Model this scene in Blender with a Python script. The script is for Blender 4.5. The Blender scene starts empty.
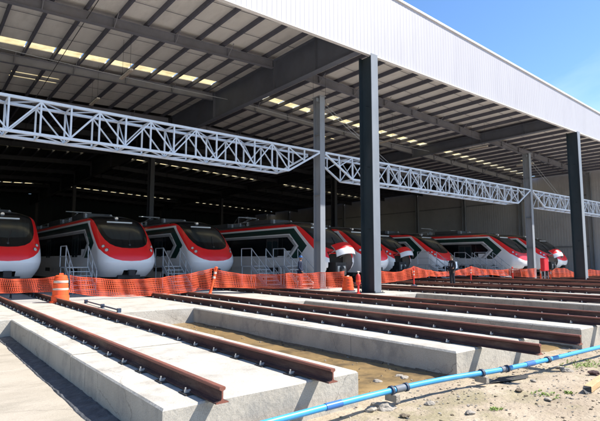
import bpy, bmesh, math, random
from mathutils import Vector, Matrix, noise
random.seed(7)
PI = math.pi
sc = bpy.context.scene
COL = sc.collection
rad = math.radians

# ------------------------------------------------------------------ materials
def mat(name, c1, c2=None, scale=3.0, rough=0.7, metal=0.0, bump=0.0, bscale=None, spec=0.5,
        c3=None, scale3=0.6, amt3=0.5, stretch=None, coat=0.0, detail=6, grain=0.0, gscale=70):
    m = bpy.data.materials.new(name); m.use_nodes = True
    nt = m.node_tree; N = nt.nodes; L = nt.links
    b = N['Principled BSDF']
    b.inputs['Roughness'].default_value = rough
    b.inputs['Metallic'].default_value = metal
    b.inputs['Specular IOR Level'].default_value = spec
    b.inputs['Coat Weight'].default_value = coat
    tc = N.new('ShaderNodeTexCoord'); src = tc.outputs['Object']
    if stretch:
        mp = N.new('ShaderNodeMapping'); mp.inputs['Scale'].default_value = stretch
        L.new(src, mp.inputs['Vector']); src = mp.outputs['Vector']
    if c2 is None:
        c2 = tuple(x * 0.8 for x in c1)
    nz = N.new('ShaderNodeTexNoise'); nz.inputs['Scale'].default_value = scale
    nz.inputs['Detail'].default_value = detail; nz.inputs['Roughness'].default_value = 0.65
    L.new(src, nz.inputs['Vector'])
    r = N.new('ShaderNodeValToRGB')
    r.color_ramp.elements[0].position = 0.33; r.color_ramp.elements[0].color = (*c2, 1)
    r.color_ramp.elements[1].position = 0.66; r.color_ramp.elements[1].color = (*c1, 1)
    L.new(nz.outputs['Fac'], r.inputs['Fac']); out = r.outputs['Color']
    if c3 is not None:
        n3 = N.new('ShaderNodeTexNoise'); n3.inputs['Scale'].default_value = scale3; n3.inputs['Detail'].default_value = 8
        n3.inputs['Roughness'].default_value = 0.7
        L.new(src, n3.inputs['Vector'])
        r3 = N.new('ShaderNodeValToRGB'); r3.color_ramp.elements[0].position = 0.5; r3.color_ramp.elements[1].position = 0.64
        r3.color_ramp.elements[1].color = (amt3, amt3, amt3, 1)
        L.new(n3.outputs['Fac'], r3.inputs['Fac'])
        mx = N.new('ShaderNodeMix'); mx.data_type = 'RGBA'
        L.new(r3.outputs['Color'], mx.inputs[0]); L.new(out, mx.inputs[6]); mx.inputs[7].default_value = (*c3, 1)
        out = mx.outputs[2]
    if grain:
        ng = N.new('ShaderNodeTexNoise'); ng.inputs['Scale'].default_value = gscale; ng.inputs['Detail'].default_value = 4
        L.new(tc.outputs['Object'], ng.inputs['Vector'])
        rg = N.new('ShaderNodeValToRGB'); rg.color_ramp.elements[0].position = .30; rg.color_ramp.elements[1].position = .55
        rg.color_ramp.elements[0].color = (1-grain,)*3 + (1,)
        L.new(ng.outputs['Fac'], rg.inputs['Fac'])
        # thin crack-like veins from a warped cell pattern
        vo = N.new('ShaderNodeTexVoronoi'); vo.feature = 'DISTANCE_TO_EDGE'; vo.inputs['Scale'].default_value = .55
        nw = N.new('ShaderNodeTexNoise'); nw.inputs['Scale'].default_value = 2.5; nw.inputs['Detail'].default_value = 5
        L.new(tc.outputs['Object'], nw.inputs['Vector'])
        mv = N.new('ShaderNodeMix'); mv.data_type = 'RGBA'; mv.inputs[0].default_value = .35
        L.new(tc.outputs['Object'], mv.inputs[6]); L.new(nw.outputs['Color'], mv.inputs[7]); L.new(mv.outputs[2], vo.inputs['Vector'])
        rv = N.new('ShaderNodeValToRGB'); rv.color_ramp.elements[0].position = 0; rv.color_ramp.elements[1].position = .0035
        rv.color_ramp.elements[0].color = (1-grain*1.6,)*3 + (1,)
        L.new(vo.outputs['Distance'], rv.inputs['Fac'])
        m1 = N.new('ShaderNodeMix'); m1.data_type = 'RGBA'; m1.blend_type = 'MULTIPLY'; m1.inputs[0].default_value = 1
        L.new(out, m1.inputs[6]); L.new(rg.outputs['Color'], m1.inputs[7])
        m2 = N.new('ShaderNodeMix'); m2.data_type = 'RGBA'; m2.blend_type = 'MULTIPLY'; m2.inputs[0].default_value = 1
        L.new(m1.outputs[2], m2.inputs[6]); L.new(rv.outputs['Color'], m2.inputs[7]); out = m2.outputs[2]
    L.new(out, b.inputs['Base Color'])
    if bump:
        nb = N.new('ShaderNodeTexNoise'); nb.inputs['Scale'].default_value = bscale or scale * 4; nb.inputs['Detail'].default_value = 8
        L.new(src, nb.inputs['Vector'])
        bp = N.new('ShaderNodeBump'); bp.inputs['Strength'].default_value = bump; bp.inputs['Distance'].default_value = 0.03
        L.new(nb.outputs['Fac'], bp.inputs['Height']); L.new(bp.outputs['Normal'], b.inputs['Normal'])
    return m

M = {}
M['concrete'] = mat('pale_concrete', (.48, .45, .395), (.42, .39, .34), 1.1, .9, bump=.25, bscale=22, c3=(.25, .225, .19), scale3=1.3, amt3=.6, grain=.22)
M['concrete_side'] = mat('formed_concrete', (.47, .43, .365), (.38, .345, .29), 1.3, .92, bump=.35, bscale=20, c3=(.25, .24, .22), scale3=2.0, amt3=.65, stretch=(1, 1, .75), grain=.25)
M['floor'] = mat('hall_floor', (.42, .41, .39), (.35, .34, .33), .5, .7, bump=.1, bscale=12, c3=(.20, .19, .18), scale3=.3, amt3=.5)
M['path'] = mat('yard_path', (.42, .37, .30), (.36, .315, .25), .7, .95, bump=.2, bscale=18, c3=(.26, .23, .18), scale3=.6, amt3=.6, stretch=(1, 3, 1), grain=.2)
M['sand'] = mat('wet_sand', (.30, .20, .085), (.20, .13, .058), .6, .3, bump=.3, bscale=6, c3=(.085, .062, .035), scale3=1.1, amt3=.8)
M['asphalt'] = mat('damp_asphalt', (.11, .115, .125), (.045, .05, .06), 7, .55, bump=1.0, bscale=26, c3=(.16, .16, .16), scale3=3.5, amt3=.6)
M['mud'] = mat('dark_mud', (.16, .12, .075), (.10, .075, .05), 6, .8, bump=.8, bscale=20)
M['dirt'] = mat('dry_dirt', (.40, .33, .24), (.27, .21, .145), 1.6, .95, bump=.8, bscale=18, c3=(.22, .19, .10), scale3=1.4, amt3=.7)
M['rust'] = mat('rusty_rail', (.085, .036, .03), (.04, .02, .018), 5, .8, metal=.1, bump=.5, bscale=50, c3=(.22, .15, .11), scale3=2.2, amt3=.5, stretch=(1, .25, 1))
M['railtop'] = mat('rail_head', (.30, .10, .065), (.14, .06, .045), 2.5, .65, metal=.1, bump=.2, bscale=60, stretch=(1, .2, 1))
M['clip'] = mat('clip_steel', (.62, .60, .56), (.45, .44, .42), 20, .45, metal=.3)
M['clipbase'] = mat('clip_pad', (.035, .033, .032), None, 10, .8)
M['shadecol'] = mat('shaded_column_tone', (.028, .044, .054), (.02, .032, .04), 1.5, .42, bump=.08, bscale=8, c3=(.06, .065, .07), scale3=1.2, amt3=.4, stretch=(1, 1, .3))  # column paint darkened to carry the shade on the side faces
M['flange'] = mat('sunlit_flange_tone', (.22, .24, .27), (.17, .19, .22), 1.5, .5, c3=(.16, .17, .18), scale3=1.2, amt3=.4, stretch=(1, 1, .3))  # same column, colour lightened to stand for sun on the front flange
M['greycol'] = mat('grey_column_paint', (.27, .285, .31), (.21, .225, .25), 1.8, .55, bump=.1, bscale=10, c3=(.15, .15, .15), scale3=1.3, amt3=.4, stretch=(1, 1, .3))
M['truss'] = mat('pale_truss_paint', (.66, .73, .82), (.58, .65, .74), 2, .5, c3=(.34, .38, .43), scale3=2, amt3=.35)
M['girder'] = mat('girder_paint', (.15, .17, .215), (.12, .135, .175), .9, .6, bump=.06, bscale=5, c3=(.13, .13, .14), scale3=.8, amt3=.3)
M['beam2'] = mat('shade_dimmed_beam', (.04, .043, .052), (.03, .032, .04), .9, .6)  # darker copy for far beams, girders and columns, standing in for deep-hall shade
M['beam'] = mat('beam_paint', (.24, .25, .30), (.18, .19, .23), .9, .6, c3=(.19, .18, .18), scale3=.8, amt3=.4)
M['purlin'] = mat('purlin_paint', (.13, .135, .18), (.10, .105, .14), 1.5, .65)
M['deck'] = mat('insulated_deck', (.88, .87, .85), (.80, .79, .77), 1.1, .9, bump=.9, bscale=2.2, c3=(.60, .59, .57), scale3=.9, amt3=.4, stretch=(1, .35, 1))
M['deck2'] = mat('shade_dimmed_deck', (.045, .047, .055), (.03, .032, .038), 1.1, .8)  # far roof deck, colour darkened to imitate daylight fading inside the hall
M['fascia'] = mat('white_cladding', (.44, .43, .46), (.42, .41, .44), .35, .5, c3=(.33, .32, .345), scale3=.8, amt3=.25, stretch=(1.5, 1, .25))
M['coping'] = mat('white_coping', (.82, .82, .84), None, 1, .45)
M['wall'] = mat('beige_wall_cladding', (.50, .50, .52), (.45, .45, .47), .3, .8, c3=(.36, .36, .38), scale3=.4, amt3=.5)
M['darkwall'] = mat('shade_dimmed_wall', (.02, .032, .038), None, .4, .8)  # left and back wall colour darkened to hold the gloom of the hall
M['white'] = mat('train_white', (.84, .85, .87), (.79, .80, .82), .8, .28, coat=.4, c3=(.68, .68, .68), scale3=1.4, amt3=.2)
M['red'] = mat('train_red', (.92, .012, .016), (.84, .010, .013), .8, .35, coat=.3)
M['green'] = mat('train_green', (.007, .045, .036), (.005, .036, .028), .8, .3, coat=.4)
M['black'] = mat('train_black', (.004, .006, .008), None, 1, .25, coat=.1, spec=.3)
M['roofgrey'] = mat('train_roof', (.07, .075, .08), (.045, .05, .055), 1.5, .7)
M['silver'] = mat('train_silver', (.48, .50, .51), None, 1, .35, metal=.3)
M['gear'] = mat('under_gear', (.035, .035, .038), (.02, .02, .022), 3, .7, bump=.3)
M['stair'] = mat('galvanised_steel', (.50, .54, .58), (.40, .44, .48), 3, .5, metal=.3)
M['orange'] = mat('orange_plastic', (.90, .115, .025), (.80, .09, .02), 3, .5)
M['net'] = mat('orange_net', (.78, .11, .035), (.56, .06, .022), 1.5, .6)
M['redpl'] = mat('red_plastic', (.72, .03, .02), (.6, .02, .015), 3, .5)
M['refl'] = mat('white_band', (.66, .55, .47), None, 3, .4)
M['pipe'] = mat('blue_pipe', (.05, .33, .66), (.04, .28, .58), 2, .4, c3=(.16, .36, .55), scale3=2.5, amt3=.3)
M['fitgrey'] = mat('grey_fitting', (.13, .15, .18), (.09, .10, .12), 8, .6)
M['darkpl'] = mat('dark_fitting', (.03, .05, .09), None, 8, .6)
M['stone'] = mat('grey_rubble', (.36, .32, .27), (.25, .22, .18), 8, .95, bump=.6, bscale=30)
M['wood'] = mat('sawn_wood', (.55, .38, .20), (.42, .27, .13), 4, .8, stretch=(1, 8, 8), bump=.3)
M['leaf'] = mat('weed_leaf', (.22, .30, .05), (.12, .19, .03), 9, .7)
M['skin'] = mat('skin', (.36, .20, .13), None, 5, .6)
M['navy'] = mat('navy_cloth', (.014, .024, .06), (.01, .016, .04), 9, .9, bump=.3)
M['darkcloth'] = mat('dark_cloth', (.016, .02, .032), (.01, .013, .02), 9, .9, bump=.3)
M['helmet'] = mat('blue_helmet', (.04, .16, .45), None, 3, .35)
M['hair'] = mat('dark_hair', (.012, .010, .009), None, 30, .8)
M['vest'] = mat('pale_blue_pack', (.42, .52, .66), None, 6, .8)
M['wire'] = mat('cable', (.05, .05, .055), None, 3, .6)
M['tube'] = mat('lamp_tube', (.75, .74, .68), None, 3, .4)
M['lens'] = mat('headlight_lens', (.75, .76, .74), None, 30, .1, metal=.3)
M['paint_red'] = mat('red_cabinet', (.70, .025, .04), (.6, .02, .03), 2, .45)

def glass():
    m = bpy.data.materials.new('windscreen_glass'); m.use_nodes = True
    b = m.node_tree.nodes['Principled BSDF']
    b.inputs['Base Color'].default_value = (.014, .024, .028, 1); b.inputs['Roughness'].default_value = .22
    b.inputs['Specular IOR Level'].default_value = .5; b.inputs['Coat Weight'].default_value = .15; b.inputs['Coat Roughness'].default_value = .08
    return m
M['glass'] = glass()
def skylight():
    m = bpy.data.materials.new('translucent_panel'); m.use_nodes = True
    nt = m.node_tree; N = nt.nodes; L = nt.links
    N.remove(N['Principled BSDF'])
    t = N.new('ShaderNodeBsdfTranslucent'); t.inputs['Color'].default_value = (.92, .84, .60, 1)
    tc = N.new('ShaderNodeTexCoord'); nz = N.new('ShaderNodeTexNoise'); nz.inputs['Scale'].default_value = 1.6; nz.inputs['Detail'].default_value = 5
    L.new(tc.outputs['Object'], nz.inputs['Vector'])
    r = N.new('ShaderNodeValToRGB'); r.color_ramp.elements[0].color = (.34, .27, .13, 1); r.color_ramp.elements[1].color = (.50, .42, .23, 1)
    r.color_ramp.elements[0].position = .3; r.color_ramp.elements[1].position = .65
    L.new(nz.outputs['Fac'], r.inputs['Fac']); L.new(r.outputs['Color'], t.inputs['Color'])
    L.new(t.outputs['BSDF'], N['Material Output'].inputs['Surface'])
    return m
M['skylight'] = skylight()

# ------------------------------------------------------------------ builder
class MB:
    def __init__(s): s.v = []; s.f = []; s.m = []; s.mats = []
    def mi(s, k):
        if k not in s.mats: s.mats.append(k)
        return s.mats.index(k)
    def add(s, vs, fs, k='x'):
        o = len(s.v); s.v += [tuple(v) for v in vs]; i = s.mi(k)
        for f in fs: s.f.append([a + o for a in f]); s.m.append(i)
    def box(s, x0, x1, y0, y1, z0, z1, k='x'):
        s.add([(x0,y0,z0),(x1,y0,z0),(x1,y1,z0),(x0,y1,z0),(x0,y0,z1),(x1,y0,z1),(x1,y1,z1),(x0,y1,z1)],
              [(0,3,2,1),(4,5,6,7),(0,1,5,4),(1,2,6,5),(2,3,7,6),(3,0,4,7)], k)
    def bar(s, p, q, w, h=None, k='x', up=(0,0,1)):
        h = h or w; p = Vector(p); q = Vector(q); d = (q - p).normalized(); u = Vector(up)
        if abs(d.dot(u)) > .98: u = Vector((0,1,0))
        a = d.cross(u).normalized() * w / 2; b = a.cross(d).normalized() * h / 2
        s.add([p-a-b,p+a-b,p+a+b,p-a+b,q-a-b,q+a-b,q+a+b,q-a+b],
              [(0,1,2,3),(7,6,5,4),(0,4,5,1),(1,5,6,2),(2,6,7,3),(3,7,4,0)], k)
    def tube(s, p, q, r, n=8, k='x', r2=None, cap=True):
        r2 = r if r2 is None else r2
        p = Vector(p); q = Vector(q); d = (q - p).normalized(); u = Vector((0,0,1))
        if abs(d.dot(u)) > .98: u = Vector((0,1,0))
        a = d.cross(u).normalized(); b = a.cross(d)
        vs = []
        for c, rr in ((p, r), (q, r2)):
            for i in range(n):
                t = 2*PI*i/n; vs.append(c + a*math.cos(t)*rr + b*math.sin(t)*rr)
        fs = [(i, (i+1) % n, n+(i+1) % n, n+i) for i in range(n)]
        if cap: fs += [tuple(range(n))[::-1], tuple(range(n, 2*n))]
        s.add(vs, fs, k)
    def path(s, pts, r, n=8, k='x'):
        for a, b in zip(pts, pts[1:]): s.tube(a, b, r, n, k)
    def lathe(s, c, prof, n=20, k='x'):
        c = Vector(c); vs = []
        for r, z in prof:
            for i in range(n):
                t = 2*PI*i/n; vs.append(c + Vector((r*math.cos(t), r*math.sin(t), z)))
        fs = []
        for j in range(len(prof)-1):
            for i in range(n): fs.append((j*n+i, j*n+(i+1) % n, (j+1)*n+(i+1) % n, (j+1)*n+i))
        fs += [tuple(range(n))[::-1], tuple(range((len(prof)-1)*n, len(prof)*n))]
        s.add(vs, fs, k)
    def prism(s, prof, y0, y1, k='x'):   # profile in (x,z), extruded along y
        n = len(prof)
        vs = [(x, y0, z) for x, z in prof] + [(x, y1, z) for x, z in prof]
        fs = [(i, n+i, n+(i+1) % n, (i+1) % n) for i in range(n)] + [tuple(range(n)), tuple(range(n, 2*n))[::-1]]
        s.add(vs, fs, k)
    def build(s, name, mats=None, parent=None, smooth=False, bevel=0):
        me = bpy.data.meshes.new(name); me.from_pydata(s.v, [], s.f)
        if isinstance(mats, str): mats = {s.mats[0]: mats}
        for k in s.mats: me.materials.append(M[(mats or {}).get(k, k)])
        me.polygons.foreach_set('material_index', s.m)
        bm = bmesh.new(); bm.from_mesh(me); bmesh.ops.recalc_face_normals(bm, faces=bm.faces); bm.to_mesh(me); bm.free()
        if smooth: me.polygons.foreach_set('use_smooth', [True]*len(me.polygons))
        me.update()
        o = bpy.data.objects.new(name, me); COL.objects.link(o)
        if smooth:
            try: me.set_sharp_from_angle(angle=rad(40))
            except Exception: pass
        if bevel:
            b = o.modifiers.new('bevel', 'BEVEL'); b.width = bevel; b.segments = 2; b.limit_method = 'ANGLE'
        if parent: o.parent = parent
        return o

def tag(o, label=None, cat=None, group=None, kind=None):
    if label: o['label'] = label
    if cat: o['category'] = cat
    if group: o['group'] = group
    if kind: o['kind'] = kind
    return o
def empty(name, loc=(0,0,0), rz=0):
    o = bpy.data.objects.new(name, None); COL.objects.link(o); o.location = loc; o.rotation_euler = (0,0,rz); o.empty_display_size = .3
    return o
def copy_tree(o, parent=None):
    c = o.copy(); COL.objects.link(c); c.parent = parent
    for ch in list(o.children): copy_tree(ch, c)
    return c
STR = 'structure'
CZ = 1.51
# ------------------------------------------------------------------ ground
TX = [3.4, 8.65, 13.4, 19.8, 25.1, 30.4, 35.7, 41.0, 46.3, 51.6]      # track centres
SL = [(2.1,4.9),(7.2,10.05),(11.8,14.8),(18.45,21.3)] + [(c-1.4,c+1.4) for c in TX[4:]]
def slab_front(i): return 4.9 if i != 2 else 4.8
def gh(x, y):
    n = noise.fractal(Vector((x*.35, y*.35, 3)), 1.0, 2.2, 6)
    n2 = noise.fractal(Vector((x*2.3, y*2.3, 9)), 1.0, 2.1, 5)
    k = min(1, max(0, (x - 2.2)/1.0))
    z = -.455 + k*(.035*n + .014*n2)
    if y > 5.2 and x > 2.1: z -= .035*min(1, (y-5.2)/.8)
    if y < 4.4 and x > 3:
        for yr in (3.35, 3.75): z -= .022*math.exp(-((y-yr-.08*math.sin(x*.6))/.09)**2)*(.6+.4*math.sin(x*2.1))
    if y < 4.6 and x > 2.6: z += .05*min(1, (4.6-y)/1.2)*k
    return z
def grid_ground(name, xs, ys, m, skip=None):
    me = bpy.data.meshes.new(name); vs = [(x, y, gh(x, y)) for y in ys for x in xs]
    nx = len(xs); fs = []
    for j in range(len(ys)-1):
        for i in range(nx-1):
            if skip and skip((xs[i]+xs[i+1])/2, (ys[j]+ys[j+1])/2): continue
            fs.append((j*nx+i, j*nx+i+1, (j+1)*nx+i+1, (j+1)*nx+i))
    me.from_pydata(vs, [], fs); me.materials.append(m); me.polygons.foreach_set('use_smooth', [True]*len(me.polygons))
    o = bpy.data.objects.new(name, me); COL.objects.link(o); return o
def rng(a, b, s):
    n = max(1, round((b-a)/s)); return [a+(b-a)*i/n for i in range(n+1)]
# dirt sheet: fine near the camera, reaching the horizon farther out
xs = [-900,-300,-120,-60,-30,-15,-6,0,1.5] + rng(2, 16, .06) + rng(16.4, 30, .4) + [34,40,50,64,80,130,300,900]
ys = [-900,-300,-120,-60,-25,-10,-4,0] + rng(1.5, 5.4, .06) + rng(5.5, 15.2, .12) + [40,110,150,300,900]
g = grid_ground('dirt_ground', xs, ys, M['dirt']); tag(g, kind=STR)
# sandy trench floors between the slabs
trs = [(4.9, 7.2), (10.05, 11.8), (14.8, 18.45)] + [(SL[i][1], SL[i+1][0]) for i in range(3, 9)]
for n, (a, b) in enumerate(trs):
    if n < 3:
        X = rng(a-.1, b+.1, .07 if n == 0 else .15); Y = rng(4.85, 14.7, .09)
    else: X = rng(a-.1, b+.1, .8); Y = rng(4.85, 14.7, .8)
    me = bpy.data.meshes.new('trench_sand'); nx = len(X)
    vs = []
    for y in Y:
        for x in X:
            e = min(x-a, b-x); z = gh(x, y) + .022 + .03*noise.fractal(Vector((x*.9, y*.5, 20)), 1, 2, 4)
            edge = (5.25 - y)*.25 if y < 5.25 else 0
            vs.append((x, y, z - max(0, edge)))
    me.from_pydata(vs, [], [(j*nx+i, j*nx+i+1, (j+1)*nx+i+1, (j+1)*nx+i) for j in range(len(Y)-1) for i in range(nx-1)])
    me.polygons.foreach_set('use_smooth', [True]*len(me.polygons))
    me.materials.append(M['sand']); o = bpy.data.objects.new('trench_sand', me); COL.objects.link(o); tag(o, kind=STR)
p = MB(); p.box(-14, 2.08, -8, 14.6, -.6, -.44); o = p.build('yard_path', 'path'); tag(o, kind=STR)
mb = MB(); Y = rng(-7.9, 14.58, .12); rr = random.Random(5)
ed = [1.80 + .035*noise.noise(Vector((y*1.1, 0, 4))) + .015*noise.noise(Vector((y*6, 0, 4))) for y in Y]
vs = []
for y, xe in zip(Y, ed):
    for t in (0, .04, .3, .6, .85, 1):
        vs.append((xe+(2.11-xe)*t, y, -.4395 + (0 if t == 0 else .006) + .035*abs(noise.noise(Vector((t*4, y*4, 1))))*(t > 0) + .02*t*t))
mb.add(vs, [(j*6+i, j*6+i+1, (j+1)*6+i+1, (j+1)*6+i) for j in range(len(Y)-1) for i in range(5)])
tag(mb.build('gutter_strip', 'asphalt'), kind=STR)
# hall floor / apron
p = MB(); p.box(-14, 64, 14.6, 19.6, -.8, 0); tag(p.build('apron', 'concrete', bevel=.015), kind=STR)
p = MB(); p.box(-14, 64, 19.604, 106, -.8, -.002); tag(p.build('hall_floor', 'floor'), kind=STR)

# track slabs
def chamfer_slab(mb, x0, x1, y0, y1, z0, z1, c=.018, front=True):
    prof = [(x0, z0), (x0, z1-c), (x0+c, z1), (x1-c, z1), (x1, z1-c), (x1, z0)]
    n = 6
    vs = []
    for (yy, inset) in ((y0, c if front else .003), (y0+(c if front else .003), 0), (y1-.003, 0), (y1, .003)):
        for x, z in prof:
            zz = min(z, z1-inset); vs.append((x, yy, zz))
    fs = []
    for j in range(3):
        for i in range(n-1): fs.append((j*n+i, j*n+i+1, (j+1)*n+i+1, (j+1)*n+i))
    fs.append(tuple(range(n))[::-1]); fs.append(tuple(range(3*n, 4*n)))
    o = len(mb.v); mb.v += vs
    for f in fs:
        mb.f.append([a+o for a in f])
        zz = [vs[a][2] for a in f]
        mb.m.append(mb.mi('top') if min(zz) > z1-c*1.5 else mb.mi('side'))
for i, (a, b) in enumerate(SL):
    mb = MB(); y0 = slab_front(i)
    if i == 0: cuts = [y0, 7.72, 8.55, 12.1, 14.598]
    elif i < 4: cuts = [y0, 7.4, 9.9, 12.3, 14.598]
    else: cuts = [y0, 9.9, 14.598]
    for j in range(len(cuts)-1):
        gap = .024 if i == 0 and j == 2 else .010
        dz = [0, 0, .012, 0, 0][j] if i == 0 else 0
        chamfer_slab(mb, a, b, cuts[j]+(gap/2 if j else 0), cuts[j+1]-(gap/2 if j < len(cuts)-2 else 0), -.75, 0+dz, .02 if i == 0 else .03, j == 0)
    tag(mb.build('track_slab', {'top': 'concrete', 'side': 'concrete_side'}), kind=STR)

# ------------------------------------------------------------------ rails with clips
ORD = ['first', 'second', 'third', 'fourth', 'fifth', 'sixth', 'seventh', 'eighth', 'ninth', 'tenth']
def rail_mesh(y0, y1):
    mb = MB()
    foot = [(-.075, 0), (-.075, .012), (-.02, .03), (-.009, .05), (-.009, .125), (-.036, .14), (-.036, .162), (-.028, .17),
            (.028, .17), (.036, .162), (.036, .14), (.009, .125), (.009, .05), (.02, .03), (.075, .012), (.075, 0)]
    n = len(foot); ysn = [y0, y1]
    vs = [(x, y, z) for y in ysn for x, z in foot]
    o = len(mb.v); mb.v += vs
    for i in range(n):
        j = (i+1) % n; mb.f.append([i, n+i, n+j, j]); mb.m.append(mb.mi('railtop' if 5 <= i <= 9 else 'rust'))
    mb.f.append(list(range(n))); mb.m.append(mb.mi('railtop')); mb.f.append(list(range(n, 2*n))[::-1]); mb.m.append(mb.mi('railtop'))
    return mb
def clip_mesh():
    mb = MB()
    mb.box(-.155, .155, -.10, .10, 0, .013, 'clipbase')
    for s in (-1, 1):
        mb.add([(s*.07,-.02,.012),(s*.13,-.02,.012),(s*.13,.02,.012),(s*.07,.02,.012),(s*.06,-.02,.04),(s*.11,-.02,.026),(s*.11,.02,.026),(s*.06,.02,.04)],
               [(0,3,2,1),(4,5,6,7),(0,1,5,4),(1,2,6,5),(2,3,7,6),(3,0,4,7)], 'clip')
        mb.tube((s*.115, 0, .01), (s*.115, 0, .045), .018, 6, 'clip')
        mb.tube((s*.115, 0, .045), (s*.115, 0, .068), .010, 6, 'clip')
    return mb
clip_me = clip_mesh().build('rail_clip'); CM = clip_me.data; bpy.data.objects.remove(clip_me)
for i, c in enumerate(TX):
    for s in (-1, 1):
        side = 'left' if s < 0 else 'right'
        y0 = [4.66, 3.85, 3.85, 4.3][i] if i < 4 else 4.3
        if i == 0 and s > 0: y0 = 4.58
        x = c + s*.752
        if i == 0: x = 2.655 if s < 0 else 4.15
        if i == 1: x = 7.93 if s < 0 else 9.43
        r = rail_mesh(y0, 60).build('rail'); r.location = (x, 0, .016)
        tag(r, f'rusty brown {side} rail of the {ORD[i]} track counted from the left', 'rail', 'rails running from the yard into the hall')
        if i < 6:
            y = 5.3 + (i*.21) % .4
            k = 0
            while y < 24 and k < 30:
                o = bpy.data.objects.new('rail_clip', CM); COL.objects.link(o); o.parent = r; o.location = (0, y, -.014); y += .70; k += 1
                o.rotation_euler = (0, 0, rad(random.uniform(-3, 3)))

# ------------------------------------------------------------------ the shed
RX = 17.1
def deckz(x): return 14.25 - .04*abs(x-RX)
XL, XR, YF, YB = -12.0, 63.4, 16.0, 105.0
shed = empty('train_shed', (0,0,0)); tag(shed, 'huge steel train shed with white ribbed fascia and open front', 'train shed')
sk = [(30.1, 31.0), (59.4, 60.3), (89.4, 90.4)]
def hip(x): return [XL] + ([RX]) + [XR]
# deck in strips between skylight rows
bands = [(YF+.06, sk[0][0]), (sk[0][1], 40.0), (40.0, sk[1][0]), (sk[1][1], sk[2][0]), (sk[2][1], YB)]
mb = MB()
for (a, b) in bands:
    for (x0, x1) in ((XL, RX), (RX, XR)):
        z0, z1 = deckz(x0), deckz(x1)
        # vents cut-outs are separate narrow panels set under the deck
        mb.add([(x0,a,z0),(x1,a,z1),(x1,b,z1),(x0,b,z0),(x0,a,z0+.12),(x1,a,z1+.12),(x1,b,z1+.12),(x0,b,z0+.12)],
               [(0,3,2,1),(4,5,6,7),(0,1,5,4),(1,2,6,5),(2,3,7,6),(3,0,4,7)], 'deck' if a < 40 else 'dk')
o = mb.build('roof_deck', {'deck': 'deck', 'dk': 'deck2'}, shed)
# openings for two pairs of slit vents are cut from the deck
vents = [(4.1, 7.0, 24.75, 24.9), (4.1, 7.0, 25.7, 25.88), (4.3, 7.2, 35.5, 35.66), (4.3, 7.2, 36.4, 36.55), (29.8, 32.6, 35.4, 35.6), (52.5, 55, 27.0, 27.2)]
bm = bmesh.new()
for (x0, x1, y0, y1) in vents:
    bmesh.ops.create_cube(bm, size=1, matrix=Matrix.Translation(((x0+x1)/2, (y0+y1)/2, 13.9)) @ Matrix.Diagonal((x1-x0, y1-y0, 3, 1)))
me = bpy.data.meshes.new('vc'); bm.to_mesh(me); bm.free(); co = bpy.data.objects.new('vc', me); COL.objects.link(co)
md = o.modifiers.new('cut', 'BOOLEAN'); md.operation = 'DIFFERENCE'; md.object = co; md.solver = 'EXACT'
dg = bpy.context.evaluated_depsgraph_get(); nm = bpy.data.meshes.new_from_object(o.evaluated_get(dg)); o.modifiers.clear(); o.data = nm
bpy.data.objects.remove(co)
for (x0, x1, y0, y1) in vents:
    mb = MB(); z0, z1 = deckz(x0)+.04, deckz(x1)+.04
    mb.add([(x0,y0,z0),(x1,y0,z1),(x1,y1,z1),(x0,y1,z0)], [(0,1,2,3)]); mb.build('roof_slit', 'skylight', shed)
pxs = []
x = RX - .75
while x > XL: pxs.append(x); x -= 1.5
x = RX + .75
while x < XR: pxs.append(x); x += 1.5
pxs.sort()
# skylight panels: one per purlin bay and row
for r, (a, b) in enumerate(sk):
    mb = MB()
    for (x0, x1) in zip(pxs, pxs[1:]):
        if abs((x0+x1)/2-RX) < .8 or (r and min(abs((x0+x1)/2-q) for q in (RX, 40.2)) < 1.9): 
            z0, z1 = deckz(x0), deckz(x1); mb.add([(x0,a,z0+.05),(x1,a,z1+.05),(x1,b,z1+.05),(x0,b,z0+.05)], [(0,1,2,3)], 'deck'); continue
        z0, z1 = deckz(x0)+.05, deckz(x1)+.05
        mb.add([(x0+.04,a-.002,z0),(x1-.04,a-.002,z1),(x1-.04,b+.002,z1),(x0+.04,b+.002,z0)], [(0,1,2,3)], 'skylight')
        for q in (x0, x1):
            pass
    mb.build('skylight_strip', {'deck': 'deck', 'skylight': 'skylight'}, shed)
# purlins
for x in pxs:
    z = deckz(x); mb = MB()
    mb.box(x-.012, x+.012, YF+.1, YB-.1, z-.235, z-.003)
    mb.box(x-.012, x+.10, YF+.1, YB-.1, z-.258, z-.237)
    mb.box(x-.13, x+.012, YF+.1, YB-.1, z-.034, z-.006) if False else None
    mb.build('purlin', 'purlin', shed)
# sag rods between purlins and mesh wires under the insulation
mb = MB()
for y in [17.9, 20.1, 22.2, 26.3, 28.4, 33.8, 35.9, 38.0, 43, 48]:
    for (x0, x1) in ((XL, RX), (RX, XR)):
        mb.bar((x0, y, deckz(x0)-.09), (x1, y, deckz(x1)-.09), .018, .018)
mb.build('sag_rods', 'purlin', shed)
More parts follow.
